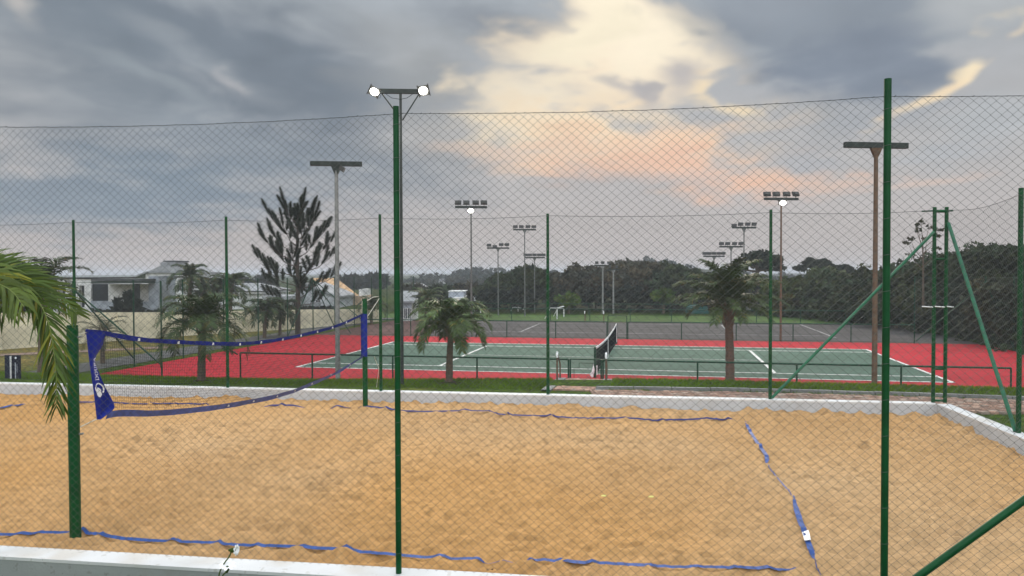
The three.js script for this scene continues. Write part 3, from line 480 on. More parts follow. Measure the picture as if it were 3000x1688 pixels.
// tennis net
{
  const o = thing('tennis_net', 'black tennis net with white top band across the green court', 'net', uv2w(0, 0, COURT)), W = 6.4, Y = (v) => COURT + 0.914 + 0.156 * (v / W) ** 2;
  for (const s of [-1, 1]) new MB().tube([uv2w(0, s * W, COURT), uv2w(0, s * W, COURT + 1.09)], 0.045, 12).build('net_post', M.greenDark, o);
  const m = new MB(), band = new MB(), N = 40, S = 0.055;
  for (let v = -W + 0.06; v < W; v += S) m.wire(uv2w(0, v, COURT + 0.05), uv2w(0, v, Y(v)), 0.0024);
  for (let k = 0; k < 16; k++) for (let i = 0; i < N; i++) { const a = lerp(-W, W, i / N), b = lerp(-W, W, (i + 1) / N), f = k / 16; m.wire(uv2w(0, a, lerp(COURT + 0.05, Y(a), f)), uv2w(0, b, lerp(COURT + 0.05, Y(b), f)), 0.0024); }
  m.build('net_mesh', M.netBlack, o);
  for (let i = 0; i < N; i++) { const a = lerp(-W, W, i / N), b = lerp(-W, W, (i + 1) / N); for (const s of [-0.018, 0.018]) band.quad(uv2w(s, a, Y(a) - 0.07), uv2w(s, b, Y(b) - 0.07), uv2w(s, b, Y(b)), uv2w(s, a, Y(a))); band.quad(uv2w(-0.018, a, Y(a)), uv2w(-0.018, b, Y(b)), uv2w(0.018, b, Y(b)), uv2w(0.018, a, Y(a))); }
  band.build('top_band', M.white, o);
  const st = new MB(); st.obox(uv2w(0.0, 0, COURT + 0.45), V(0.025, 0, 0), V(0, 0.45, 0), V(0, 0, 0.03)); st.build('centre_strap', M.white, o);
  const tie = new MB(); tie.tube([uv2w(-0.03, -W + 0.05, COURT + 0.5), uv2w(-0.06, -W - 0.08, COURT + 0.22), uv2w(-0.12, -W - 0.02, COURT + 0.1), uv2w(-0.08, -W - 0.1, COURT + 0.03)], [0.02, 0.05, 0.07, 0.03], 8); tie.build('white_tie', M.whiteClip, o); const tie2 = new MB(); tie2.tube([uv2w(0.03, -W + 0.3, COURT + 0.4), uv2w(0.03, -W + 0.28, COURT + 0.06)], 0.03, 8); tie2.build('white_tie', M.whiteClip, o);
  const edge = new MB(); edge.bar(uv2w(0, W - 0.05, COURT + 0.1), uv2w(0, W - 0.05, COURT + 1.04), 0.025, 8); edge.build('side_tape', M.whiteClip, o);
}

// ---------------------------------------------------------------- volleyball court on the sand
const NA = V(-5.19, 0, -8.85), NB = V(-3.48, 0, -17.71);
const onNet = (s, y, off = 0) => V(lerp(NA.x, NB.x, s) + off * 0.982, y, lerp(NA.z, NB.z, s) + off * 0.19);
const curve = (k) => (s) => { if (s <= k[0][0]) return k[0][1]; for (let i = 0; i < k.length - 1; i++) if (s <= k[i + 1][0]) { const p0 = k[Math.max(i - 1, 0)], p1 = k[i], p2 = k[i + 1], p3 = k[Math.min(i + 2, k.length - 1)], t = (s - p1[0]) / (p2[0] - p1[0]), m1 = (p2[1] - p0[1]) / (p2[0] - p0[0]) * (p2[0] - p1[0]), m2 = (p3[1] - p1[1]) / (p3[0] - p1[0]) * (p2[0] - p1[0]); return (2 * t ** 3 - 3 * t * t + 1) * p1[1] + (t ** 3 - 2 * t * t + t) * m1 + (-2 * t ** 3 + 3 * t * t) * p2[1] + (t ** 3 - t * t) * m2; } return k[k.length - 1][1]; };
function volleyPost(label, p, r) {
  const o = thing('net_post', label, 'post', V(p.x, -0.05, p.z), 'green volleyball net posts');
  new MB().tube([V(p.x, -0.1, p.z), V(p.x, 2.5, p.z), V(p.x, 2.52, p.z)], [r, r, r * 0.9], 28).build('pipe', M.green, o);
  new MB().tube([V(p.x, 2.522, p.z), V(p.x, 2.545, p.z)], [r * 1.04, r * 0.9], 24).build('cap', M.green, o);
  for (const h of [2.4, 1.25]) new MB().bar(V(p.x + r, h, p.z), V(p.x + r + 0.05, h + 0.01, p.z), 0.012, 8).build('eye_hook', M.galv, o);
}
volleyPost('thick green net post on the left, nearest the viewer, behind the palm fronds', NA, 0.0625);
volleyPost('green net post at the far end of the blue volleyball net', NB, 0.06);
{
  const top = curve([[0.02, 2.455], [0.054, 2.412], [0.122, 2.285], [0.224, 2.156], [0.324, 2.052], [0.397, 1.984], [0.522, 1.94], [0.623, 1.943], [0.813, 2.005], [0.99, 2.176]]), bot = curve([[0.041, 1.352], [0.075, 1.37], [0.148, 1.25], [0.22, 1.155], [0.33, 1.045], [0.395, 0.995], [0.532, 0.918], [0.629, 0.915], [0.826, 1.01], [0.99, 1.195]]);
  const o = thing('volleyball_net', 'blue banded volleyball net sagging across the sand, with white writing on its near end', 'net', V(-4.3, 0, -13));
  const belly = (s, f) => 0.1 * Math.sin(Math.PI * s) * Math.sin(Math.PI * f);
  const m = new MB(), s0 = 0.05, s1 = 0.985, N = 218, J = 25;
  for (let i = 0; i <= N; i++) { const s = lerp(s0, s1, i / N); for (let j = 0; j < 8; j++) { const f0 = j / 8, f1 = (j + 1) / 8; m.wire(onNet(s, lerp(bot(s), top(s), f0), belly(s, f0)), onNet(s, lerp(bot(s), top(s), f1), belly(s, f1)), 0.0015); } }
  for (let j = 1; j < J; j++) for (let i = 0; i < 56; i++) { const a = lerp(s0, s1, i / 56), b = lerp(s0, s1, (i + 1) / 56), f = j / J; m.wire(onNet(a, lerp(bot(a), top(a), f), belly(a, f)), onNet(b, lerp(bot(b), top(b), f), belly(b, f)), 0.0015); }
  m.build('net_mesh', M.netBlack, o);
  const ribbon = (y, w, s0_, s1_, tilt) => { const r = new MB(), K = 90; for (let i = 0; i < K; i++) { const a = lerp(s0_, s1_, i / K), b = lerp(s0_, s1_, (i + 1) / K), q = (s, k) => onNet(s, y(s) + w * (k - 0.5) + 0.004 * vnoise(s * 40, k, 3), tilt * (k - 0.5) * (1 + 0.5 * vnoise(s * 14, 2, 9))); for (const e of [0, 0.006]) { const c = (p) => V(p.x + e, p.y, p.z); r.quad(c(q(a, 0)), c(q(b, 0)), c(q(b, 1)), c(q(a, 1))); } } return r; };
  ribbon(top, 0.06, 0.022, 0.99, 0.01).build('top_band', M.blue, o);
  const pale = std(0.1, 0.15, 0.5, 0.6, { side: THREE.DoubleSide, map: rep(speck, 0.4) });
  ribbon(bot, 0.085, 0.06, 0.99, 0.05).build('bottom_band', pale, o);
  // near side band: outer edge straight, inner edge scalloped; printed
  const cv = document.createElement('canvas'); cv.width = 256; cv.height = 1024; const g = cv.getContext('2d');
  g.fillStyle = '#16288a'; g.fillRect(0, 0, 256, 1024); g.fillStyle = '#f1f3f7';
  g.save(); g.translate(122, 572); g.rotate(-Math.PI / 2); g.font = '80px serif'; g.fillText('DOURA', 0, 0); g.restore();
  g.lineWidth = 17; g.strokeStyle = '#f1f3f7'; g.beginPath(); g.ellipse(98, 676, 54, 68, 0, Math.PI * 0.95, Math.PI * 2.25); g.stroke();
  g.beginPath(); g.moveTo(46, 690); g.lineTo(70, 652); g.lineTo(98, 660); g.lineTo(124, 684); g.lineTo(118, 716); g.lineTo(128, 742); g.lineTo(100, 776); g.lineTo(76, 768); g.lineTo(58, 744); g.closePath(); g.fill();
  const tex = new THREE.CanvasTexture(cv); tex.colorSpace = THREE.SRGBColorSpace;
  const print = std(1, 1, 1, 0.6, { map: tex, side: THREE.DoubleSide });
  const outer = curve([[0, 0.0235], [0.34, 0.029], [0.69, 0.036], [1, 0.041]]), inner = curve([[0, 0.06], [0.08, 0.058], [0.16, 0.056], [0.25, 0.047], [0.33, 0.044], [0.48, 0.051], [0.64, 0.058], [0.78, 0.066], [0.9, 0.071], [0.95, 0.062], [1, 0.043]]), sb = new MB(), K = 48;
  const q = (t, k) => { const s = lerp(outer(t), inner(t), k); return onNet(s, lerp(2.45, 1.352, t) - 0.035 * k * (1 - t), 0.035 * Math.sin(k * 3 + t * 5) * k); };
  for (let i = 0; i < K; i++) for (let k = 0; k < 4; k++) { const a = i / K, b = (i + 1) / K, u = (t, kk) => 0.02 + (lerp(outer(t), inner(t), kk) - outer(t)) / 0.036; sb.quadUV(q(b, k / 4), q(b, (k + 1) / 4), q(a, (k + 1) / 4), q(a, k / 4), [u(b, k / 4), 1 - b], [u(b, (k + 1) / 4), 1 - b], [u(a, (k + 1) / 4), 1 - a], [u(a, k / 4), 1 - a]); }
  sb.build('side_band', print, o).userData.label = 'dark blue end band with white letters and a round white emblem';
  const fb = new MB(); for (const [s, w] of [[0.981, 0.1]]) for (let i = 0; i < 8; i++) { const y = (t) => lerp(bot(s), top(s) + 0.02, t); fb.quad(onNet(s, y(i / 8), -0.03), onNet(s + 0.008, y(i / 8), w), onNet(s + 0.008, y((i + 1) / 8), w), onNet(s, y((i + 1) / 8), -0.03)); } fb.build('side_band', M.blue, o);
  const clip = (s, y) => { const c = onNet(s, y), b = new MB(); b.box(c, 0.035, 0.035, 0.035, 0.3); b.build('clip', M.whiteClip, o); };
  for (const s of [0.127, 0.22, 0.315, 0.4, 0.475, 0.56, 0.64, 0.72, 0.8, 0.88]) clip(s, top(s) - 0.005);
  for (const s of [0.36, 0.445, 0.535, 0.61, 0.69, 0.79, 0.9]) clip(s, bot(s) + 0.008);
  const rp = new MB(), pt = V(NB.x, 2.46, NB.z), fp = far(1118, 868, 18.5); rp.tube([pt, pt.clone().lerp(fp, 0.5).add(V(0, 0.05, 0)), fp], 0.008, 6); rp.tube([V(NB.x + 0.05, 2.1, NB.z), fp.clone().add(V(0, 0.03, 0))], 0.008, 6); rp.tube([pt.clone().add(V(-0.05, 0.03, 0.04)), V(NB.x - 0.062, 2.1, NB.z + 0.02), V(NB.x - 0.062, 1.8, NB.z + 0.02)], 0.007, 6); rp.tube([far(1096, 1045, 18), far(1110, 1080, 18.3), far(1103, 1135, 18.5)], 0.006, 6); rp.build('rope', M.rope, o);
  const rn = new MB(); rn.tube([V(NA.x, 2.42, NA.z), onNet(0.024, 2.44)], 0.006, 6); rn.tube([V(NA.x, 1.3, NA.z), onNet(0.041, 1.36)], 0.006, 6); rn.build('rope', M.rope, o);
}
// blue line tapes on the sand; where a list ends the sand covers them
function tape(label, runs, width, rise, tagAt, mat = M.blueTape) {
  const o = thing('line_tape', label, 'court line', at(...runs[0][0], 0));
  for (const run of runs) {
    const m = new MB();
    const P = run.filter((q) => q.length).map(([x, y]) => at(x, y, 0.01)), thin = run.thin ?? 1, c = new THREE.CatmullRomCurve3(P, false, 'centripetal'), n = Math.max(8, Math.ceil(c.getLength() / 0.06)), rows = [];
    for (let i = 0; i <= n; i++) {
      const p = c.getPoint(i / n), t = c.getTangent(i / n), nx = t.z, nz = -t.x; let h = 0; for (let g = -4; g <= 4; g++) { let q = -1; for (let k = -2; k <= 2; k++) { const e = (g * 2 + k) * 0.075; q = Math.max(q, sandH(p.x + t.x * e, -(p.z + t.z * e))); } h += q / 9; } h = Math.max(h - 0.012, sandH(p.x, -p.z) + 0.001);
      const end = Math.min(1, Math.min(i, n - i) * 0.06 / 0.35), w = width * thin / 2 * (0.35 + 0.65 * end) * (0.92 + 0.12 * vnoise(p.x * 3, p.z * 3, 4)), y = lerp(sandH(p.x, -p.z) + 0.002, h + 0.008, end), s = Math.sign(nz * -1 + nx * 0.2) || 1, rz = rise * (0.8 + 0.4 * vnoise(p.x * 1.1, p.z * 1.1, 8)) * end * thin;
      rows.push([V(p.x + nx * w * s, y + rz, p.z + nz * w * s), V(p.x - nx * w * s, y - rz * 0.3, p.z - nz * w * s)]);
    }
    for (let i = 0; i < n; i++) m.quad(rows[i][0], rows[i + 1][0], rows[i + 1][1], rows[i][1]);
    m.build('webbing', mat, o);
  }
  if (tagAt) { const t = new MB(), [a, b, c, d] = tagAt.map(([x, y]) => { const p = at(x, y, 0.05); p.y = Math.max(0.055, sandH(p.x, -p.z) + 0.03); return p; }); t.quad(a, b, c, d); t.build('white_label', M.whiteClip, o); }
  return o;
}
tape('long blue line tape on the sand beside the near wall', [[[-160, 1556], [-60, 1560], [27, 1565], [116, 1566], [202, 1569], [248, 1568], [318, 1579], [466, 1588], [560, 1592], [640, 1597], [715, 1600], [788, 1602], [900, 1611], [1000, 1618], [1155, 1629], [1280, 1635], [1388, 1640], [1419, 1647]], Object.assign([[1415, 1646], [1450, 1652], [1500, 1654], [1540, 1656]], { thin: 0.3 }), [[1536, 1656], [1582, 1650], [1700, 1655], [1854, 1657], [2000, 1661], [2130, 1663], [2248, 1665], [2345, 1661]]], 0.06, 0.01);
tape('long blue line tape with shade in its colour on the sand in front of the far wall', [[[180, 1177], [239, 1178], [329, 1178], [437, 1181], [553, 1184], [617, 1187]], [[761, 1189], [830, 1188], [901, 1191]], [[966, 1195], [991, 1192], [1032, 1194]], [[1049, 1196], [1105, 1196], [1180, 1204], [1218, 1206], [1297, 1208], [1450, 1217], [1487, 1221], [1516, 1222], [1618, 1224], [1685, 1227], [1735, 1227], [1866, 1228], [1910, 1231], [1982, 1229], [2070, 1230], [2128, 1235], [2168, 1235]]], 0.06, 0.018, null, M.tapeShaded);
tape('blue line tape lying crosswise on the right half of the sand, with a white label', [[[2184, 1238], [2194, 1257], [2210, 1283], [2222, 1303], [2240, 1325], [2247, 1338], [2245, 1354]], Object.assign([[2246, 1352], [2256, 1373], [2266, 1386], [2285, 1408], [2305, 1432], [2324, 1456]], { thin: 0.3 }), [[2324, 1454], [2342, 1520], [2357, 1563], [2370, 1600], [2389, 1647]], Object.assign([[2388, 1645], [2397, 1662], [2404, 1668]], { thin: 0.3 })], 0.074, 0.004, [[2350, 1561], [2369, 1559], [2376, 1583], [2357, 1585]]);
tape('short blue line tape at the left edge of the sand, before the far wall', [[[-60, 1208], [0, 1197], [45, 1190], [90, 1184]]], 0.09, 0.02);
for (const [x, y, l] of [[1768, 1460, 'left'], [1907, 1456, 'right']]) { const p = at(x, y, 0), h = sandH(p.x, -p.z) + 0.015, m = new MB(); for (let k = 0; k < 3; k++) m.quad(V(p.x - 0.035 + k * 0.02, h, p.z), V(p.x - 0.02 + k * 0.02, h + 0.012, p.z - 0.03), V(p.x + 0.005 + k * 0.02, h + 0.016, p.z - 0.012), V(p.x - 0.01 + k * 0.02, h + 0.003, p.z + 0.025)); const q = m.build(numbered('fallen_leaf'), std(0.62, 0.58, 0.18, 0.7, { side: THREE.DoubleSide })); tag(q, `pale yellow fallen leaf on the sand, the ${l} of two`, 'leaf', 'fallen leaves on the sand'); }
{ const p = at(1437, 1676, 0), h = sandH(p.x, -p.z) + 0.01, m = new MB(); m.tube([V(p.x - 0.04, h + 0.03, p.z), V(p.x, h + 0.01, p.z), V(p.x + 0.02, h + 0.03, p.z), V(p.x + 0.06, h + 0.015, p.z - 0.01)], [0.004, 0.012, 0.012, 0.004], 6); tag(m.build('dry_twig', std(0.03, 0.02, 0.018, 0.9)), 'dark curled dry twig on the sand near the bottom edge', 'twig'); }

// ---------------------------------------------------------------- floodlight poles
function lampHead(o, c, w, h, tilt, turn, body = M.lampBody) {
  const f = new MB(), ct = Math.cos(tilt), st = Math.sin(tilt), cr = Math.cos(turn), sr = Math.sin(turn), ax = V(cr, 0, -sr), up = V(sr * st, ct, cr * st), fw = V(sr * ct, -st, cr * ct);
  f.obox(c, ax.clone().multiplyScalar(w / 2), up.clone().multiplyScalar(h / 2), fw.clone().multiplyScalar(0.05)); f.obox(c.clone().addScaledVector(fw, -0.075), ax.clone().multiplyScalar(w * 0.32), up.clone().multiplyScalar(h * 0.32), fw.clone().multiplyScalar(0.03));
  const q = f.build('floodlight', body, o), gl = new MB(); gl.obox(c.clone().addScaledVector(fw, 0.053), ax.clone().multiplyScalar(w * 0.44), up.clone().multiplyScalar(h * 0.42), fw.clone().multiplyScalar(0.004));
  const pane = gl.build('lamp_glass', M.lampGlass, o); o.remove(pane); pane.position.set(0, 0, 0); q.add(pane);
  return fw;
}
function spot(o, p, dir, power, angle = 1.0) { const l = new THREE.SpotLight(new THREE.Color(1, 0.97, 0.9), power, 60, angle, 0.6, 2); l.position.copy(p); l.target.position.copy(p).addScaledVector(dir, 10); l.castShadow = true; scene.add(l, l.target); }
function floodPole(label, px, d, barPx, barW, o = {}) {
  const yBar = far(px, barPx, d).y, x = far(px, barPx, d).x, gy = o.ground ?? COURT, r = o.r ?? 0.06, t = thing('floodlight_pole', label, 'floodlight', V(x, gy, -d), o.group), mat = o.mat ?? M.steel, turn = YAW * 0.6;
  new MB().tube([V(x, gy - 0.1, -d), V(x, lerp(gy, yBar, 0.5), -d), V(x, yBar - 0.05, -d)], [r, r * 0.85, r * 0.7], 12).build('pole', mat, t);
  new MB().box(V(x, yBar, -d), barW, o.barH ?? 0.13, 0.14, turn).build('crossbar', o.barMat ?? M.steelDark, t);
  const b = new MB(), y0 = yBar - (o.barH ?? 0.13) / 2, k = o.gusset ?? 0.16; b.quad(V(x - k, y0, -d + 0.07), V(x - r * 0.7, y0 - k * 1.6, -d + 0.05), V(x + r * 0.7, y0 - k * 1.6, -d + 0.05), V(x + k, y0, -d + 0.07)); b.quad(V(x + k, y0, -d - 0.07), V(x + r * 0.7, y0 - k * 1.6, -d - 0.05), V(x - r * 0.7, y0 - k * 1.6, -d - 0.05), V(x - k, y0, -d - 0.07)); b.quad(V(x - k, y0, -d - 0.07), V(x - r * 0.7, y0 - k * 1.6, -d - 0.05), V(x - r * 0.7, y0 - k * 1.6, -d + 0.05), V(x - k, y0, -d + 0.07)); b.quad(V(x + k, y0, -d + 0.07), V(x + r * 0.7, y0 - k * 1.6, -d + 0.05), V(x + r * 0.7, y0 - k * 1.6, -d - 0.05), V(x + k, y0, -d - 0.07)); b.build('bracket', o.bracketMat ?? mat, t);
  const n = o.lamps ?? 0, back = o.back ?? 1; for (let i = 0; i < n; i++) { const f = (i - (n - 1) / 2) / n, off = f * barW * 1.04 + Math.sign(f) * 0.03; lampHead(t, V(x + off * Math.cos(turn), yBar + 0.26 + (o.drop?.[i] ?? 0), -d - off * Math.sin(turn) * -1 * 0 + off * Math.sin(turn) * 0 + 0.02), barW * 0.2, 0.24, (o.tilt ?? 0.4) * (1 + 0.15 * Math.sin(i * 2.3 + px)), turn + f * 0.5 + (back > 0 ? 0 : Math.PI)); new MB().bar(V(x + off, yBar + 0.05, -d), V(x + off, yBar + 0.18, -d + 0.0), 0.015, 6).build('lamp_arm', M.steelDark, t); }
  if (o.side) { const s = new MB(); s.obox(V(x + 0.19, yBar - 0.17, -d + 0.02), V(0.07, -0.05, 0), V(0.03, 0.07, 0), V(0, 0, 0.08)); s.build('floodlight', M.lampBody, t); }
  if (o.lit) {
    const c = V(x, yBar - 0.23, -d + 0.24), bx = new MB(); bx.obox(c.clone().add(V(0, 0.03, -0.06)), V(0.2, 0, 0), V(0, 0.13, 0.05), V(0, -0.02, 0.04)); bx.build('floodlight', M.lampBody, t);
    const e = new MB(), N = 14; for (let i = 0; i < N; i++) { const a = i / N * 6.2832, b2 = (i + 1) / N * 6.2832; e.tri(c, V(c.x + 0.17 * Math.cos(a), c.y + 0.12 * Math.sin(a), c.z + 0.03 * Math.sin(a)), V(c.x + 0.17 * Math.cos(b2), c.y + 0.12 * Math.sin(b2), c.z + 0.03 * Math.sin(b2))); } e.build('lamp_face', emit(14), t);
    spot(t, V(c.x, c.y, c.z + 0.06), V(0, -0.6, 0.8).normalize(), 60);
  }
  return t;
}
floodPole('grey pole with bare dark crossbar beside the pine tree', 985, 24.6, 480, 1.66, { ground: -0.5, r: 0.085, mat: M.galv, barMat: M.steelDark, bracketMat: M.steelDark, side: true, barH: 0.15, group: 'poles with a bare crossbar' });
floodPole('brown pole with bare dark crossbar beside the near fence post on the right', 2567, 22, 426, 1.95, { ground: -0.35, r: 0.08, mat: M.rust, barMat: M.steelDark, bracketMat: M.rust, barH: 0.16, group: 'poles with a bare crossbar' });
floodPole('left pole behind the red court with one lit lamp under four floodlights', 1380, 43.6, 607, 1.85, { lamps: 4, lit: true, back: -1, group: 'court floodlight poles' });
floodPole('right pole behind the red court with one lit lamp under four floodlights', 2289, 40.3, 583, 1.9, { lamps: 4, lit: true, back: -1, mat: M.rust, group: 'court floodlight poles' });
floodPole('unlit floodlight pole, tallest of the three small ones left of centre', 1537, 64, 673, 1.95, { lamps: 4, group: 'court floodlight poles' });
floodPole('unlit floodlight pole above the palm crown, tallest of the three small ones right of centre', 2180, 56, 667, 1.85, { lamps: 4, drop: [-0.1, 0, 0, 0], group: 'court floodlight poles' });
floodPole('unlit floodlight pole with a drooping lamp, leftmost of the small ones', 1459, 66, 727, 1.95, { lamps: 4, drop: [0, -0.12, 0.05, 0.05], group: 'court floodlight poles' });
floodPole('unlit floodlight pole, middle of the three small ones right of centre', 2142, 61, 723, 1.95, { lamps: 4, group: 'court floodlight poles' });
floodPole('unlit floodlight pole, lowest of the three small ones left of centre', 1566, 70, 755, 1.95, { lamps: 5, group: 'court floodlight poles' });
floodPole('unlit floodlight pole, lowest of the three small ones right of centre', 2092, 67, 751, 1.95, { lamps: 5, group: 'court floodlight poles' });
floodPole('faint grey pole before the big dark trees, left of a pair', 1766, 68, 778, 1.5, { lamps: 3, mat: M.galv, r: 0.09, group: 'court floodlight poles' });
floodPole('faint grey pole before the big dark trees, right of a pair', 1797, 68, 790, 1.1, { lamps: 2, mat: M.galv, r: 0.09, group: 'court floodlight poles' });
{ // the lit pole behind the near post
  const d = 22, x = far(1173.5, 300, d).x, gy = -0.4, yb = far(1174, 268, d).y, t = thing('floodlight_pole', 'tall dark green pole with two glaring lit floodlights on its crossbar', 'floodlight', V(x, gy, -d));
  new MB().tube([V(x, gy, -d), V(x, yb - 0.9, -d)], [0.048, 0.04], 14).build('pole', M.steelDark, t);
  new MB().tube([V(x, yb - 1, -d), V(x, yb, -d)], 0.038, 10).build('pole_top', M.steelDark, t);
  new MB().box(V(x + 0.03, yb, -d), 1.62, 0.13, 0.1, 0.06).build('crossbar', M.steelDark, t);
  for (const s of [-1, 1]) new MB().bar(V(x + s * 0.05, yb - 0.72 - (s > 0 ? 0.12 : 0), -d), V(x + s * 0.56, yb - 0.04, -d), 0.02, 8).build('strut', M.steelDark, t);
  const c = new MB(); c.tube([V(x - 0.45, yb - 0.06, -d + 0.05), V(x - 0.25, yb - 0.2, -d + 0.05), V(x, yb - 0.24, -d + 0.05), V(x + 0.2, yb - 0.2, -d + 0.05), V(x + 0.4, yb - 0.06, -d + 0.05)], 0.008, 5); const ring = []; for (let k = 0; k <= 12; k++) ring.push(V(x - 0.62 + 0.055 * Math.cos(k / 6 * Math.PI), yb - 0.16 + 0.055 * Math.sin(k / 6 * Math.PI), -d + 0.1)); c.tube(ring, 0.007, 5); c.build('cable', M.netBlack, t);
  for (const [px, py, w, h, roll, turn] of [[1097, 269, 0.26, 0.22, -0.35, 0.5], [1240, 266, 0.26, 0.25, 0.12, -0.2]]) {
    const p = far(px, py, d - 0.16), ax = V(Math.cos(turn) * Math.cos(roll), Math.sin(roll), -Math.sin(turn)), fw = V(Math.sin(turn), -0.45, 1).normalize(), up = V().crossVectors(fw, ax).normalize(), b = new MB();
    b.obox(p.clone().addScaledVector(fw, -0.05), ax.clone().multiplyScalar(w / 2 + 0.02), up.clone().multiplyScalar(h / 2 + 0.02), fw.clone().multiplyScalar(0.04)); for (let k = -3; k <= 3; k++) b.obox(p.clone().addScaledVector(fw, -0.11).addScaledVector(ax, k * w / 7), ax.clone().multiplyScalar(0.006), up.clone().multiplyScalar(h / 2), fw.clone().multiplyScalar(0.025));
    for (const s of [-1, 1]) b.obox(p.clone().addScaledVector(ax, s * (w / 2 + 0.03)).addScaledVector(fw, -0.04), ax.clone().multiplyScalar(0.008), up.clone().multiplyScalar(h / 2 + 0.05), fw.clone().multiplyScalar(0.02));
    b.build('floodlight', M.lampBody, t);
    const lens = new THREE.SphereGeometry(1, 20, 12); lens.applyMatrix4(new THREE.Matrix4().makeBasis(ax.clone().multiplyScalar(w * 0.5), up.clone().multiplyScalar(h * 0.46), fw.clone().multiplyScalar(0.05))); lens.translate(p.x - t.position.x, p.y - t.position.y, p.z - t.position.z); mesh('lamp_face', lens, emit(14), t);
    spot(t, p.clone().addScaledVector(fw, 0.05), V(fw.x, -0.75, 0.7).normalize(), 60);
  }
}

// ---------------------------------------------------------------- houses and the boundary wall on the left
{
  const B = [[-26.5, 35.3], [-25.34, 37.08], [-20.33, 44.41], [-13.55, 51.41], [-10.3, 57.5]], H = [1.85, 1.8, 1.44, 1.24, 0.95], o = thing('boundary_wall', 'long beige boundary wall below the houses on the left', 'wall', V(-20, COURT, -45));
  const P = (i, k) => { const a = B[i], b = B[i + 1]; return [lerp(a[0], b[0], k), lerp(a[1], b[1], k), lerp(H[i], H[i + 1], k)]; };
  const panels = []; for (let i = 0; i < 4; i++) { const n = Math.max(1, Math.round(Math.hypot(B[i + 1][0] - B[i][0], B[i + 1][1] - B[i][1]) / 2.6)); for (let k = 0; k < n; k++) panels.push([P(i, k / n), P(i, (k + 1) / n)]); }
  panels.forEach(([a, b], i) => {
    const m = new MB(), nx = -0.13, nd = 0.1, A = (p, y, o2) => V(p[0] + nx * o2, y, -(p[1] + nd * o2)), f = lerp(a[0], b[0], 0.006), e = [lerp(a[0], b[0], 0.994), lerp(a[1], b[1], 0.994), b[2]], s = [f, lerp(a[1], b[1], 0.006), a[2]], t = (p) => COURT + p[2];
    m.quad(A(s, -0.9, 0), A(e, -0.9, 0), A(e, t(e), 0), A(s, t(s), 0)); m.quad(A(s, t(s), 0), A(e, t(e), 0), A(e, t(e), 1), A(s, t(s), 1)); m.quad(A(e, -0.9, 1), A(s, -0.9, 1), A(s, t(s), 1), A(e, t(e), 1)); m.quad(A(s, -0.9, 1), A(s, -0.9, 0), A(s, t(s), 0), A(s, t(s), 1)); m.quad(A(e, -0.9, 0), A(e, -0.9, 1), A(e, t(e), 1), A(e, t(e), 0));
    m.build('wall_panel', M.beige, o);
    const q = new MB(); q.box(V(b[0] + 0.0, COURT + b[2] / 2 - 0.1, -b[1] + 0.02), 0.2, b[2] + 0.22, 0.16, -0.7); q.build('pier', M.beige, o);
  });
}
function windowIn(o, x0, y0, x1, y1, d, bars = 1, frame = M.white, pane = M.dark) {     // a recessed pane in a proud frame; the pane is the window's sub-part
  const fr = new MB(), t = 1.1; fr.pbox(x0 - t, y0 - t, x1 + t, y0, d - 0.06, 0.12); fr.pbox(x0 - t, y1, x1 + t, y1 + t, d - 0.06, 0.12); fr.pbox(x0 - t, y0, x0, y1, d - 0.06, 0.12); fr.pbox(x1, y0, x1 + t, y1, d - 0.06, 0.12);
  for (let k = 1; k < bars; k++) { const x = lerp(x0, x1, k / bars); fr.pbox(x - 0.4, y0, x + 0.4, y1, d - 0.05, 0.06); }
  const w = fr.build('window', frame, o); w.position.set(0, 0, 0);
  const g = new MB().pbox(x0, y0, x1, y1, d - 0.025, 0.02).geo(); const off = o.position; g.translate(-off.x, -off.y, -off.z); mesh('pane', g, pane, w);
}
const slab = (m, P, d, depth) => { // outline in the photograph at distance d, extruded away
  const A = P.map(([x, y]) => far(x, y, d)), Bk = A.map((p) => p.clone().add(V(0, 0, -depth))), sh = THREE.ShapeUtils.triangulateShape(A.map((p) => new THREE.Vector2(p.x, p.y)), []), ccw = THREE.ShapeUtils.area(A.map((p) => new THREE.Vector2(p.x, p.y))) > 0;
  for (const [a, b, c] of sh) { m.tri(A[a], A[b], A[c]); m.tri(Bk[a], Bk[c], Bk[b]); }
  for (let i = 0; i < A.length; i++) { const j = (i + 1) % A.length; if (ccw) m.quad(A[j], A[i], Bk[i], Bk[j]); else m.quad(A[i], A[j], Bk[j], Bk[i]); }
  return m;
};
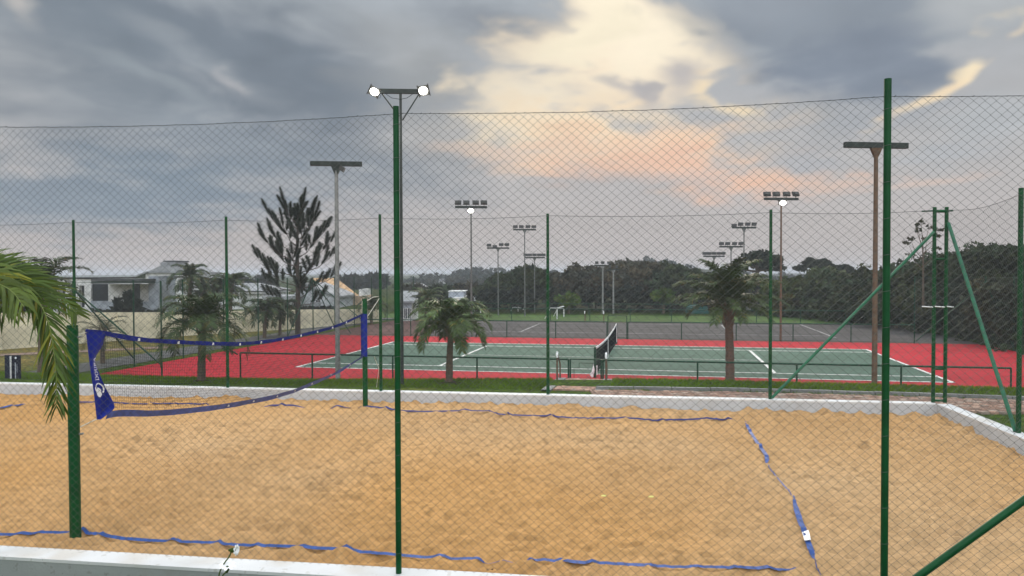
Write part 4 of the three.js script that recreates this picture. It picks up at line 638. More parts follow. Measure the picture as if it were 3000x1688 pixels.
{
  let d = 60, o = thing('modern_house', 'white flat roofed house with tall dark windows and a grey porch canopy, far left', 'house', far(300, 925, 60));
  const wall = new MB(); wall.pbox(120, 817, 175.5, 945, d, 7); wall.pbox(192, 837, 204, 945, d, 7); wall.pbox(220, 837, 232, 945, d, 7); wall.pbox(248, 837, 266, 945, d, 7); wall.pbox(175.6, 817, 265.9, 836.9, d, 7); wall.pbox(175.6, 901, 247.9, 945, d + 0.1, 7); wall.pbox(317, 832, 436, 884, d, 5); wall.build('wall', M.plaster, o);
  for (const x of [175.6, 204.1, 232.1]) { const g = new MB().pbox(x, 837, x + 15.8, 901, d + 0.35, 0.05); g.build('window_pane', M.glass, o); const tr = new MB().pbox(x, 867, x + 15.8, 869, d + 0.3, 0.06); tr.build('transom', M.plasterGrey, o); }
  new MB().pbox(118, 813.5, 266, 816.8, d - 0.15, 7.3).build('roof_edge', M.dark, o);
  new MB().pbox(266, 817, 420, 823, d - 2.6, 2.6).pbox(267, 823.2, 419, 831.5, d - 2.5, 2.5).build('porch_canopy', M.roofGrey, o);
  new MB().pbox(268, 832, 316.9, 882, d + 0.2, 0.1).build('window_pane', M.glass, o); new MB().pbox(266, 882.1, 317, 945, d - 0.02, 5).build('lower_wall', M.plasterGrey, o); new MB().pbox(317.1, 884.1, 436, 945, d - 0.1, 5).build('lower_wall', M.plasterGrey, o);
  new MB().pbox(393, 831.6, 404, 945, d - 2.2, 0.3).build('column', M.dark, o);
  new MB().pbox(436.1, 811, 464, 945, d - 0.6, 3).pbox(435.5, 809, 464.6, 810.8, d - 0.65, 3.1).build('tower', M.plasterGrey, o);

  d = 74; o = thing('white_house', 'white house with stepped pale roofs rising behind the flat roofed house', 'house', far(470, 925, 74));
  new MB().pbox(428, 800, 545, 945, d, 8).build('wall', M.plaster, o);
  const rf = new MB(); slab(rf, [[384, 816], [384, 812], [430, 795], [436, 795], [436, 800], [429, 800]], d - 0.3, 6); slab(rf, [[432, 796], [470, 779], [520, 779], [548, 797]], d - 0.2, 7); rf.pbox(430, 797, 547, 800, d - 0.3, 8.4); rf.build('roof', M.roofPale, o);
  new MB().pbox(470, 768, 512, 790, d + 1.5, 3).build('water_tank_block', M.roofPale, o); new MB().pbox(477, 763.5, 513, 767.5, d + 1.4, 3.3).build('block_cap', M.roofGrey, o);
  for (const x of [446, 468, 480, 492]) windowIn(o, x, 811, x + 5, 820, d);

  d = 78; o = thing('long_house', 'long low white house with a dark hipped roof behind the palms', 'house', far(600, 925, 78));
  new MB().pbox(465, 862, 770, 945, d, 9).build('wall', M.plaster, o); new MB().pbox(463, 855.5, 772, 861.8, d - 0.5, 9.6).build('fascia', M.white, o); new MB().pbox(462, 852.8, 773, 855.3, d - 0.7, 10).build('gutter', M.dark, o);
  const hip = (m, x0, x1, xr0, xr1, ye, yr, d0, dp) => { const a = far(x0, ye, d0), b = far(x1, ye, d0), r0 = far(xr0, yr, d0 + dp / 2), r1 = far(xr1, yr, d0 + dp / 2); r0.y = r1.y = far(0, yr, d0).y; const c = b.clone().add(V(0, 0, -dp)), e = a.clone().add(V(0, 0, -dp)); m.quad(a, b, r1, r0); m.tri(b, c, r1); m.quad(c, e, r0, r1); m.tri(e, a, r0); return m; };
  hip(new MB(), 462, 690, 512, 640, 852.6, 822, d - 0.7, 10).build('roof', M.roofGrey, o); hip(new MB(), 690.4, 774, 690.8, 760, 852.6, 833, d - 0.6, 9.6).build('roof', M.roofPale, o);
  windowIn(o, 466, 876, 472, 880, d); windowIn(o, 494, 876, 506, 883, d, 2); windowIn(o, 508.5, 876, 520, 883, d, 2); windowIn(o, 746, 876, 754, 882, d, 2); windowIn(o, 600, 876, 612, 883, d, 2);
  new MB().pbox(466, 888, 640, 945, d - 8, 0.3).build('garden_wall', M.roofPale, o);

  d = 76; o = thing('carport_house', 'grey roofed house with dark openings behind the pine trunk', 'house', far(810, 925, 76));
  new MB().pbox(768, 868, 852, 878, d - 1, 6).build('roof', M.roofPale, o); for (const x of [768.5, 805, 847]) new MB().pbox(x, 878.2, x + 4, 945, d, 0.4).build('column', M.plaster, o); new MB().pbox(768, 878.2, 852, 945, d + 4.2, 0.3).build('back_wall', M.dark, o);

  d = 80; o = thing('gabled_house', 'grey gabled house with pale eaves to the right of the pine trunk', 'house', far(915, 925, 80));
  slab(new MB(), [[852, 945], [852, 878], [890, 836], [988, 872], [988, 945]], d, 8).build('wall', M.plasterGrey.clone(), o).material.color.setRGB(0.58, 0.6, 0.62);
  const ev = new MB(); slab(ev, [[846, 882], [846, 878], [890, 829.5], [994, 868], [994, 873], [890, 834.5]], d - 0.5, 9); ev.build('roof', M.roofPale, o);
  windowIn(o, 925, 879, 938, 888, d, 3); windowIn(o, 952, 874, 960, 878, d, 2); windowIn(o, 861, 888, 865, 898, d); windowIn(o, 876, 888, 881, 898, d);
  new MB().pbox(893, 888, 925, 945, d - 3, 2).build('porch_wall', M.roofPale, o);

  d = 88; o = thing('tiled_house', 'peach house with orange tiled roof beside the grey gabled house', 'house', far(1010, 925, 88));
  new MB().pbox(985, 868, 1058, 945, d, 7).build('wall', M.peach, o); new MB().pbox(1052, 848, 1062, 945, d + 1, 5).build('gable_end', M.plaster, o);
  const tl = new MB(), R = rnd(3); for (let i = 0; i < 9; i++) { const y0 = lerp(815, 866, i / 9), y1 = lerp(815, 866, (i + 1.15) / 9), a0 = lerp(915, 925, i / 9), b0 = lerp(985, 1052, i / 9), b1 = lerp(985, 1052, (i + 1) / 9), p = far(a0, y0, d + 3 - i * 0.42), q = far(b0, y0, d + 3 - i * 0.42), r = far(b1, y1, d + 2.55 - i * 0.42), s = far(a0, y1, d + 2.55 - i * 0.42); tl.quad(s, r, q, p); } tl.build('tile_roof', M.tile, o);
  new MB().pbox(985, 866.3, 1056, 868.2, d - 0.6, 0.2).build('gutter', M.plaster, o); windowIn(o, 997, 884, 1005, 889, d, 2);

  d = 58.2; o = thing('white_pavilion', 'white building with pale sloping roof and dark doors, left of the front palm', 'building', far(1205, 940, 58.2));
  slab(new MB(), [[1174, 880], [1174, 945], [1206, 945], [1206, 880]], d, 4).build('wall', M.plaster, o); const pr = new MB(), a = far(1166, 882, d - 0.6), b = far(1214, 882, d - 0.6), c = far(1229, 852, d + 3), e = far(1174, 852, d + 3); pr.quad(a, b, c, e); pr.quad(a.clone().add(V(0, -0.15, 0)), b.clone().add(V(0, -0.15, 0)), b, a); pr.build('roof', M.roofPale, o);
  new MB().pbox(1174.5, 882, 1206, 903, d - 0.03, 0.06).build('shutter_band', M.plasterGrey, o); for (const x of [1184, 1195]) windowIn(o, x, 904, x + 8, 934, d, 2, M.plaster, M.glass);

  d = 86; o = thing('flat_building', 'flat roofed white building behind the front palm crown', 'building', far(1360, 925, 86));
  new MB().pbox(1334, 887, 1380, 930, d, 6).build('wall', M.plaster, o); new MB().pbox(1325, 872, 1398, 885.5, d - 1.5, 8).build('roof_slab', M.white, o); new MB().pbox(1314, 855, 1358, 871.8, d + 1, 5).build('upper_block', M.plasterGrey, o); new MB().pbox(1312, 853, 1362, 854.8, d + 0.9, 5.3).build('upper_cap', M.plaster, o); windowIn(o, 1360, 889, 1373, 897, d, 2);

  d = 74; o = thing('grey_shed', 'grey shed in the shade behind the thick trunked palm', 'shed', far(2160, 935, 74));
  new MB().pbox(2112, 876, 2200, 945, d, 5).build('wall', M.concrete, o); new MB().pbox(2106, 870, 2206, 875.7, d - 0.5, 6).build('roof', M.roofGrey, o); windowIn(o, 2128, 892, 2140, 925, d, 1, M.steelDark);
  o = thing('covered_stall', 'dark teal covered stall at the foot of the big trees', 'stall', far(2050, 925, 67.5)); slab(new MB(), [[2022, 921], [2026, 902], [2046, 893], [2072, 898], [2080, 921]], 67.5, 2).build('cover', std(0.02, 0.085, 0.075, 0.7), o); new MB().pbox(2022, 921.2, 2080, 930, 67.7, 1.7).build('base', M.dark, o);
  // far houses that show between the trees
  [[1198, 834, 1245, 846, 190, 'pale roofed house among the far trees right of the near post', M.roofPale], [1283, 820, 1308, 828, 260, 'small grey roof high among the far trees', M.roofGrey], [1082, 826, 1120, 836, 210, 'pale roof among the far trees left of the near post', M.roofPale], [706, 822, 752, 834, 240, 'far grey roof beyond the palms, left of the pine', M.roofGrey], [990, 838, 1030, 852, 200, 'low far house above the volleyball post', M.roofPale]].forEach(([x0, y0, x1, y1, dd, l, mt]) => { const h = thing('far_house', l, 'house', far(x0, y1, dd)); hip(new MB(), x0, x1, lerp(x0, x1, 0.2), lerp(x0, x1, 0.8), lerp(y0, y1, 0.6), y0, dd, 8).build('roof', mt, h); new MB().pbox(x0 + 2, lerp(y0, y1, 0.6), x1 - 2, y1 + 4, dd + 0.6, 6).build('wall', M.plaster, h); });
}
{ // soccer goals, umpire chair, navy sign panels
  const goal = (label, x0, y0, x1, y1, d) => { const o = thing('soccer_goal', label, 'goal', far(x0, y1, d), 'soccer goals'), a = far(x0, y1, d), b = far(x1, y1, d + 3.2), h = far(x0, y0, d).y - a.y; for (const p of [a, b]) new MB().bar(p, p.clone().setY(p.y + h), 0.05, 8).build('goal_post', M.white, o); new MB().bar(a.clone().setY(a.y + h), b.clone().setY(a.y + h), 0.05, 8).build('crossbar', M.white, o); const s = new MB(); for (const p of [a, b]) { s.bar(p.clone().setY(p.y + h), p.clone().add(V(-0.5, h, -0.4)), 0.03, 6); s.bar(p.clone().add(V(-0.5, h, -0.4)), p.clone().add(V(-1.0, 0, -0.8)), 0.03, 6); } s.build('stay', M.white, o); };
  goal('white soccer goal frame on the grass, right of the centre fence post', 1632, 903, 1652, 940, 60); goal('white soccer goal frame on the grass, left of the centre fence post', 1518, 901, 1533, 930, 72); goal('white soccer goal frame on the grass behind the front palm', 1408, 905, 1395, 932, 70);
  const o = thing('umpire_chair', 'white high umpire chair behind the thick trunked palm', 'chair', far(2165, 932, 66)), m = new MB(), q = (x, y, z = 0) => far(x, y, 66 + z); for (const [a, b, z] of [[2155, 2152, 0], [2163, 2178, 0], [2155, 2152, 0.7], [2166, 2181, 0.7]]) m.bar(q(b, 934, z), q(a, 898, z), 0.035, 6); m.build('frame', M.white, o); const st = new MB(); for (let k = 1; k < 5; k++) st.bar(q(lerp(2163, 2178, k / 5), lerp(898, 934, k / 5), 0), q(lerp(2166, 2181, k / 5), lerp(898, 934, k / 5), 0.7), 0.025, 6); st.build('step', M.white, o); new MB().pbox(2153, 898, 2167, 900, 65.9, 0.8).build('seat', M.white, o); new MB().pbox(2153.5, 890, 2155.5, 898, 65.9, 0.8).build('backrest', M.white, o);
  const s = thing('sign_stand', 'pair of dark navy sign panels with white lettering behind the wall, far left', 'sign', far(37, 1118, 23.5)), navy = std(0.012, 0.016, 0.035, 0.5);
  const cv = document.createElement('canvas'); cv.width = 128; cv.height = 384; const g = cv.getContext('2d'); g.fillStyle = '#14182a'; g.fillRect(0, 0, 128, 384); g.fillStyle = '#dfe3ea'; g.beginPath(); g.arc(62, 34, 15, 0, 7); g.fill(); const R = rnd(12); for (let y = 100; y < 340; y += 11) { g.fillRect(48, y, 12 + R() * 12, 6); if (y > 120 && y < 250) g.fillRect(78, y, 6 + R() * 5, 4); } const tx = new THREE.CanvasTexture(cv); tx.colorSpace = THREE.SRGBColorSpace;
  const face = (x0, x1, mat, name) => { const a = far(x0, 1122, 23.5), b = far(x1, 1122, 23.5), h = far(x0, 1041, 23.5).y, bd = new MB(); bd.obox(V((a.x + b.x) / 2, (a.y + h) / 2, -23.53), V((b.x - a.x) / 2, 0, 0), V(0, (h - a.y) / 2, 0), V(0, 0, 0.02)); bd.build('panel', navy, s); if (mat) { const f = new MB(), z = -23.505; f.quadUV(V(a.x + 0.005, a.y + 0.01, z), V(b.x - 0.005, a.y + 0.01, z), V(b.x - 0.005, h - 0.01, z), V(a.x + 0.005, h - 0.01, z), [0, 0], [1, 0], [1, 1], [0, 1]); f.build('print', mat, s); } };
  face(13.5, 29, null); face(34, 59, std(1, 1, 1, 0.6, { map: tx })); { const a = far(31.5, 1128, 23.5); new MB().box(V(a.x, a.y + 0.44, -23.52), 0.045, 0.92, 0.05).build('post', M.white, s); }
}

// ---------------------------------------------------------------- trees
function leafCloud(m, R, c, rx, ry, rz, clumps, per, size, tone, o = {}) {
  const flat = o.flat ?? 0.1;
  for (let i = 0; i < clumps; i++) {
    const th = R() * 6.2832, ph = Math.acos(lerp(-(o.low ?? 0.75), 1, R())), q = 0.55 + 0.45 * Math.sqrt(R()), n = V(Math.sin(ph) * Math.cos(th), Math.cos(ph), Math.sin(ph) * Math.sin(th)), bump = 1 + 0.28 * vnoise(n.x * 2.3 + i * 0.01, n.y * 2.3 + n.z * 1.7, o.seed ?? 3);
    const p = V(c.x + n.x * rx * q * bump, c.y + n.y * ry * q * bump, c.z + n.z * rz * q * bump), cr = (o.cr ?? 0.24) * Math.min(rx, ry) * (0.6 + 0.8 * R()), f = 0.7 + 0.6 * R(), hue = (R() - 0.5) * 0.35;
    for (let k = 0; k < per; k++) {
      const a = R() * 6.2832, b = Math.acos(2 * R() - 1), r = cr * Math.cbrt(R()) * 1.1, e = V(p.x + r * Math.sin(b) * Math.cos(a) * 1.25, p.y + r * Math.cos(b) * 0.8, p.z + r * Math.sin(b) * Math.sin(a)), s = size * (0.55 + 0.9 * R());
      const u = V(R() - 0.5, (R() - 0.5) * 0.9, R() - 0.5).normalize(), w = V(R() - 0.5, R() - 0.5 + flat, R() - 0.5).cross(u).normalize(), g = f * (0.75 + 0.5 * R());
      m.color([tone[0] * g * (1 + hue), tone[1] * g, tone[2] * g * (1 - hue)]);
      m.quad(V(e.x - u.x * s, e.y - u.y * s, e.z - u.z * s), V(e.x + w.x * s * 0.5, e.y + w.y * s * 0.5, e.z + w.z * s * 0.5), V(e.x + u.x * s, e.y + u.y * s, e.z + u.z * s), V(e.x - w.x * s * 0.5, e.y - w.y * s * 0.5, e.z - w.z * s * 0.5));
    }
  }
}
let seed = 100;
function tree(name, label, px, d, yTop, wPx, o = {}) {
  const R = rnd(seed++), base = o.base ?? COURT, top = far(px, yTop, d).y, x = far(px, yTop, d).x, w = wPx / F * d / 2, h = top - base, low = base + h * (o.trunk ?? 0.12), t = thing(name, label, o.cat ?? 'tree', V(x, base, -d), o.group), tone = o.tone ?? [0.03, 0.042, 0.018];
  const cy_ = (top + low) / 2, ry = (top - low) / 2, tr = Math.max(0.1, h * 0.022), tk = new MB();
  tk.tube([V(x, base - 0.2, -d), V(x + 0.1, lerp(base, cy_, 0.5), -d), V(x - 0.1, cy_, -d)], [tr * 1.3, tr, tr * 0.7], 8); for (let i = 0; i < 6; i++) { const a = R() * 6.28, y = lerp(low, cy_, 0.2 + 0.7 * R()) - ry * 0.3; tk.tube([V(x, y, -d), V(x + Math.cos(a) * w * 0.35, y + ry * 0.4, -d + Math.sin(a) * w * 0.35), V(x + Math.cos(a) * w * 0.7, y + ry * 0.75, -d + Math.sin(a) * w * 0.7)], [tr * 0.5, tr * 0.35, tr * 0.12], 6); }
  tk.build('trunk', M.bark, t);
  const c = new MB(), s = o.leaf ?? d * 0.0034, n = o.n ?? 90;
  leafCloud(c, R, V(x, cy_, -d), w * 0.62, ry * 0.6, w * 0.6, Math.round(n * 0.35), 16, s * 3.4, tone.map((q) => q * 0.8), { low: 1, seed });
  leafCloud(c, R, V(x, cy_, -d), w * 0.88, ry * 0.86, w * 0.85, n, o.per ?? 46, s, tone, { seed, cr: o.cr });
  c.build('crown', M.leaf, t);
  return t;
}
const DK = [0.043, 0.056, 0.026], OL = [0.085, 0.11, 0.028], BR = [0.078, 0.069, 0.047], LG = [0.085, 0.13, 0.025];
// right hand thicket, back row then front row
[[2200, 86, 812, 130, 'olive tree behind the palm crown right of centre', OL], [2320, 66, 815, 170, 'pale olive tree behind the right lit pole', OL], [2440, 60, 786, 190, 'dark tree between the lit pole and the brown pole', DK], [2545, 56, 781, 170, 'dark tree just left of the brown pole', DK], [2635, 53, 762, 170, 'dark tree just right of the thick near fence post', DK], [2722, 50, 744, 170, 'dark tree behind the ladder shaped corner posts', DK], [2805, 47, 722, 180, 'dark tree behind the slanting brace on the right', DK], [2885, 44, 700, 190, 'tall dark tree left of the last fence post on the right', DK], [2985, 41, 688, 210, 'tallest dark tree at the right edge', DK]].forEach(([px, d, y, w, l, t]) => tree('thicket_tree', l, px, d, y, w, { tone: t.map((q) => q * (1 + 0.35 * Math.sin(px * 1.7))), n: 130, trunk: 0.05 }));
[[2390, 62, 862, 200, 'low dark bushy tree right of the lit pole'], [2520, 54, 850, 190, 'low dark bushy tree behind the grey court corner'], [2625, 49, 842, 180, 'low dark bushy tree behind the near fence post'], [2730, 45.5, 836, 180, 'low dark bushy tree behind the corner posts'], [2830, 42, 826, 190, 'low dark bushy tree at the back of the red court corner'], [2930, 38.5, 815, 210, 'low dark bushy tree by the right end of the red court'], [3040, 35.5, 800, 220, 'low dark bushy tree cut by the right edge']].forEach(([px, d, y, w, l]) => tree('thicket_bush', l, px, d, y, w, { tone: [[0.038, 0.048, 0.022], [0.028, 0.035, 0.02], [0.048, 0.05, 0.027]][px % 3], n: 130, trunk: 0.0, cat: 'bush' }));
{ const m = new MB(), R = rnd(77); for (let i = 0; i < 46; i++) { const k = i / 46, px = lerp(2260, 3080, k), d = lerp(64, 33, k) + (R() - 0.5) * 1.5, p = far(px, 900, d); leafCloud(m, R, V(p.x, COURT + 0.35, p.z), 1.3, 0.7, 0.8, 9, 24, 0.13, [0.03, 0.045, 0.015], { seed: i }); } const q = stuff(m.build('undergrowth', M.leaf)); tag(q, 'dark undergrowth along the foot of the thicket on the right', 'undergrowth'); }
// umbrella pines on the skyline
function araucaria(label, px, d, yTop, yLow, wPx) {
  const R = rnd(seed++), x = far(px, 0, d).x, top = far(px, yTop, d).y, low = far(px, yLow, d).y, w = wPx / F * d / 2, t = thing('umbrella_pine', label, 'tree', V(x, COURT, -d)), tk = new MB(), c = new MB();
  tk.tube([V(x, COURT, -d), V(x, low, -d), V(x, top - 0.4, -d)], [0.3, 0.2, 0.08], 8);
  for (let i = 0; i < 17; i++) { const a = R() * 6.28, k = Math.sqrt(R()), y = lerp(low + 0.2, top, 1 - k * k * 0.8) - 0.3, p = V(x + Math.cos(a) * w * k, y, -d + Math.sin(a) * w * k); tk.tube([V(x, lerp(low, y, 0.35), -d), V(lerp(x, p.x, 0.6), lerp(low, y, 0.7), lerp(-d, p.z, 0.6)), p], [0.09, 0.06, 0.03], 5); leafCloud(c, R, p, w * 0.28, (top - low) * 0.2, w * 0.28, 9, 34, d * 0.0026, [0.02, 0.028, 0.017], { seed: i, low: 0.8, cr: 0.5 }); }
  tk.build('trunk', M.bark, t); c.build('crown', M.leaf, t);
}
araucaria('round topped dark pine just right of the palm crown', 2222, 78, 736, 800, 150); araucaria('umbrella shaped dark pine on the skyline right of the lit pole', 2392, 88, 756, 800, 108); araucaria('small umbrella pine on the skyline left of the brown pole', 2475, 88, 775, 805, 60);
// the big dark trees behind the soccer field
[[1556, 78, 775, 110, 'dark pointed tree behind the small floodlight poles', DK], [1480, 82, 800, 130, 'dark tree left of the pointed tree, behind the soccer field', DK], [1640, 82, 800, 130, 'brownish tree right of the centre fence post', BR], [1745, 77, 773, 230, 'broad brownish dark tree behind the pair of faint poles', BR], [1868, 79, 764, 250, 'broad brownish dark tree in the middle of the far tree line', BR], [1975, 77, 775, 220, 'broad dark green tree left of the palm crown', DK], [2060, 76, 800, 140, 'dark tree just left of the palm crown', DK]].forEach(([px, d, y, w, l, t]) => tree('broad_tree', l, px, d, y, w, { tone: t, n: 190, trunk: 0.14, leaf: 0.23 }));
{ const m = new MB(), R = rnd(78); for (let i = 0; i < 60; i++) { const px = lerp(1395, 2300, i / 60), d = 69 + R() * 8, p = far(px, 900, d); leafCloud(m, R, V(p.x, COURT + 0.8 + R() * 0.7, p.z), 1.3, 1.0, 0.9, 8, 24, 0.22, [0.022, 0.027, 0.02], { seed: i, low: 1 }); } tag(stuff(m.build('hedge', M.leaf)), 'dark hedge under the big trees behind the soccer field', 'hedge'); }
for (const [px, y, l] of [[1665, 862, 'young light green tree before the big trees, right of the centre post'], [1943, 846, 'young light green tree before the big trees, left of the palm']]) tree('young_tree', l, px, 68, y, 82, { tone: LG, n: 42, trunk: 0.42, leaf: 0.16 });
tree('thin_tree', 'thin pale bush at the foot of the right lit pole', 2292, 62, 862, 42, { tone: [0.13, 0.115, 0.03], n: 22, trunk: 0.02, cat: 'bush' });
// left
[[1215, 100, 834, 95, 'dark tree behind the white pavilion'], [1290, 97, 840, 110, 'dark tree behind the front palm crown'], [1370, 100, 832, 110, 'dark tree behind the flat roofed white building'], [1432, 90, 838, 120, 'dark tree right of the flat roofed white building']].forEach(([px, d, y, w, l], i) => tree('garden_tree', l, px, d, y, w, { tone: i % 2 ? DK : BR, n: 90, trunk: 0.03, leaf: 0.28 }));
tree('garden_tree', 'dark round tree at the left edge above the palm fronds', 60, 50, 762, 190, { tone: DK, n: 110 }); tree('garden_tree', 'tall dark tree cut by the left edge', -20, 46, 735, 90, { tone: DK, n: 60 });
tree('garden_tree', 'dark rounded tree on the horizon right of the garden palms', 705, 150, 811, 78, { tone: [0.03, 0.036, 0.03], n: 70, leaf: 0.4 });
[[1030, 170, 812, 64, 'dark round tree on the horizon right of the pine'], [1105, 175, 806, 60, 'dark round tree on the horizon left of the near post'], [1000, 200, 822, 50, 'small dark tree on the horizon behind the bare pole'], [1065, 190, 816, 50, 'small dark tree between two round ones on the horizon'], [770, 190, 818, 50, 'small dark tree on the horizon left of the pine']].forEach(([px, d, y, w, l]) => tree('far_tree', l, px, d, y, w, { tone: [0.032, 0.038, 0.03], n: 60, leaf: 0.5 }));
{ const m = new MB(), R = rnd(79); // wooded rise behind everything in the middle
  const sky = [[900, 828], [1000, 826], [1150, 822], [1200, 812], [1245, 800], [1290, 806], [1340, 797], [1392, 784], [1450, 786], [1500, 793], [1560, 800], [1700, 790], [1820, 770], [1900, 757], [1990, 764], [2040, 790], [2120, 804], [2300, 806], [2420, 806]], top = (x) => { for (let i = 0; i < sky.length - 1; i++) if (x <= sky[i + 1][0]) return lerp(sky[i][1], sky[i + 1][1], clamp((x - sky[i][0]) / (sky[i + 1][0] - sky[i][0]))); return 815; };
  for (let i = 0; i < 620; i++) { const px = lerp(905, 2420, R()), k = R(), d = lerp(150, 330, k), yt = lerp(885, top(px) + 9 + 5 * vnoise(px * 0.05, 1, 6), Math.sqrt(k)), p = far(px, yt, d), w = d * (0.006 + 0.006 * R()); leafCloud(m, R, V(p.x, p.y - w * 0.5, p.z), w * 1.5, w * 1.1, w, 12, 16, d * 0.0026, k > 0.6 ? [0.034, 0.045, 0.036] : R() > 0.5 ? [0.04, 0.042, 0.03] : [0.026, 0.036, 0.024], { seed: i }); }
  tag(stuff(m.build('distant_wood', M.leaf)), 'distant wooded rise along the horizon behind the courts', 'wood'); }
setting((() => { const m = new MB(), N = 80; for (let i = 0; i < N; i++) { const f = (k) => { const px = lerp(500, 2600, k / N); return [px, 826 - 12 * step(1100, 1400, px) - 30 * step(1500, 1850, px) * (1 - step(1950, 2300, px)) + 4 * vnoise(k * 0.3, 2, 3)]; }, [x0, y0] = f(i), [x1, y1] = f(i + 1), a = far(x0, y0, 380), b = far(x1, y1, 380), c = far(x1, 885, 150), d = far(x0, 885, 150); m.quad(d, c, b, a); m.quad(a, b, b.clone().add(V(0, -8, -300)), a.clone().add(V(0, -8, -300))); } return m.build('hill', std(0.035, 0.045, 0.03, 1)); })());
// bare thin tree with tufts by the corner posts
{ const R = rnd(31), d = 43, o = thing('bare_tree', 'thin nearly bare tree with sparse tufts on the skyline beside the corner posts', 'tree', far(2702, 1000, d)), tk = new MB(), c = new MB(), root = far(2705, 900, d), top = far(2703, 690, d);
  tk.tube([root, far(2705, 780, d), top], [0.07, 0.05, 0.025], 6);
  for (const [x, y, x0, y0] of [[2685, 662, 2703, 720], [2700, 652, 2703, 700], [2722, 664, 2703, 715], [2745, 690, 2704, 745], [2752, 672, 2704, 730], [2668, 700, 2704, 760], [2660, 712, 2704, 765], [2692, 676, 2703, 730], [2716, 700, 2704, 760], [2672, 745, 2705, 790], [2742, 730, 2705, 780]]) { const p = far(x, y, d + (R() - 0.5)), q = far(x0, y0, d), md = p.clone().lerp(q, 0.45).add(V((x - 2704) * 0.003, -0.06, 0)); tk.tube([q, md, p], [0.025, 0.016, 0.008], 5); leafCloud(c, R, p, 0.2, 0.12, 0.2, 5, 12, 0.075, [0.045, 0.045, 0.022], { seed: x, cr: 0.7 }); }
  tk.build('trunk', M.bark, o); c.build('crown', M.leaf, o); }
// dark conifer shrubs against the modern house
[[346, 866, 30], [375, 840, 18], [398, 870, 42]].forEach(([px, y, w], i) => tree('conifer_shrub', ['short pointed dark conifer before the porch of the flat roofed house', 'tall thin dark conifer before the porch column', 'bushy dark conifer beside the porch column'][i], px, 56, y, w, { tone: [0.018, 0.024, 0.018], n: 30, trunk: 0, leaf: 0.13, cat: 'shrub', base: -0.6 }));
{ const m = new MB(), R = rnd(80); for (let i = 0; i < 40; i++) { const p = far(lerp(270, 480, i / 40), 915, 57); leafCloud(m, R, V(p.x, p.y - 0.1 + R() * 0.15, p.z), 0.3, 0.25, 0.2, 4, 14, 0.1, [0.02, 0.028, 0.016], { seed: i }); } for (let i = 0; i < 40; i++) { const p = far(lerp(850, 985, i / 40), 904, 60); leafCloud(m, R, V(p.x, p.y, p.z), 0.3, 0.16, 0.2, 4, 12, 0.1, [0.025, 0.026, 0.02], { seed: i + 50 }); } tag(stuff(m.build('garden_planting', M.leaf)), 'dark low planting along the top of the beige boundary wall', 'plants'); }

// the pine beside the bare pole
{ const R = rnd(21), p0 = V(-13.18, COURT - 0.02, -46.1), o = thing('pine_tree', 'tall dark pine with upswept bushy branches, left of the bare grey pole', 'tree', p0), H = 8.1, tk = new MB(), br = new MB(), nd = new MB();
  tk.tube([p0, p0.clone().add(V(0.03, 2.5, 0)), p0.clone().add(V(0.0, 5, 0)), p0.clone().add(V(0.08, H - 0.4, 0))], [0.17, 0.135, 0.1, 0.03], 10); tk.build('trunk', M.pineBark, o);
  const brush = (a, dir, L, r) => { const n = Math.round(330 * L); for (let i = 0; i < n; i++) { const t = R(), c = a.clone().addScaledVector(dir, L * t), s = V(R() - 0.5, R() - 0.5, R() - 0.5).cross(dir).normalize(), q = dir.clone().multiplyScalar(0.75).add(s).normalize(), l = r * (0.7 + 0.6 * R()) * Math.sin(Math.PI * (0.18 + 0.72 * t)) * 1.2, e = c.clone().addScaledVector(q, l), w = V().crossVectors(q, s).normalize().multiplyScalar(0.019), f = 0.7 + R() * 0.6; nd.color([0.034 * f, 0.044 * f, 0.026 * f]); nd.tri(V(c.x - w.x, c.y - w.y, c.z - w.z), V(c.x + w.x, c.y + w.y, c.z + w.z), e); } };
  for (let i = 0; i < 30; i++) {
    const k = i / 30, h = lerp(1.75, H - 0.75, Math.pow(k, 0.95)), a = i * 2.39996 + R() * 0.5, L = (h < 2.3 ? 1.55 : h < 5.6 ? lerp(2.25, 1.75, (h - 2.3) / 3.3) : lerp(1.6, 0.35, (h - 5.6) / 2)) * (0.8 + 0.35 * R()), lift = lerp(0.18, 1.0, k), out = V(Math.cos(a), 0, Math.sin(a)), b0 = p0.clone().add(V(0, h, 0)), b1 = b0.clone().addScaledVector(out, L * 0.55).add(V(0, L * 0.55 * lift * 0.6, 0)), b2 = b0.clone().addScaledVector(out, L).add(V(0, L * lift * 1.05, 0));
    br.tube([b0, b1, b2], [0.038, 0.026, 0.012], 5);
    const n = Math.round(2 + L * 1.5);
    for (let j = 0; j < n; j++) { const t = 0.4 + 0.6 * (j + 1) / n, c = t < 0.55 ? b0.clone().lerp(b1, t / 0.55) : b1.clone().lerp(b2, (t - 0.55) / 0.45), side = V(-out.z, 0, out.x).multiplyScalar((j % 2 ? 1 : -1) * (j === n - 1 ? 0 : 0.5 + 0.4 * R())), dir = out.clone().multiplyScalar(0.55).add(side.multiplyScalar(0.8)).add(V(0, 0.75 + 0.5 * R() + lift * 0.5, 0)).normalize(), l = 0.7 + 0.45 * R(), c2 = c.clone().addScaledVector(dir, 0.12); br.bar(c, c.clone().addScaledVector(dir, l), 0.011, 4); brush(c2, dir, l, 0.235); }
  }
  brush(p0.clone().add(V(0.05, H - 1.3, 0)), V(0.03, 1, 0).normalize(), 1.2, 0.2); for (let j = 0; j < 5; j++) brush(p0.clone().add(V(0.05, H - 1.5 + j * 0.1, 0)), V(Math.cos(j * 1.3) * 0.45, 1, Math.sin(j * 1.3) * 0.45).normalize(), 0.95, 0.18);
  br.build('branches', M.pineBark, o); nd.build('needles', M.leaf, o); }

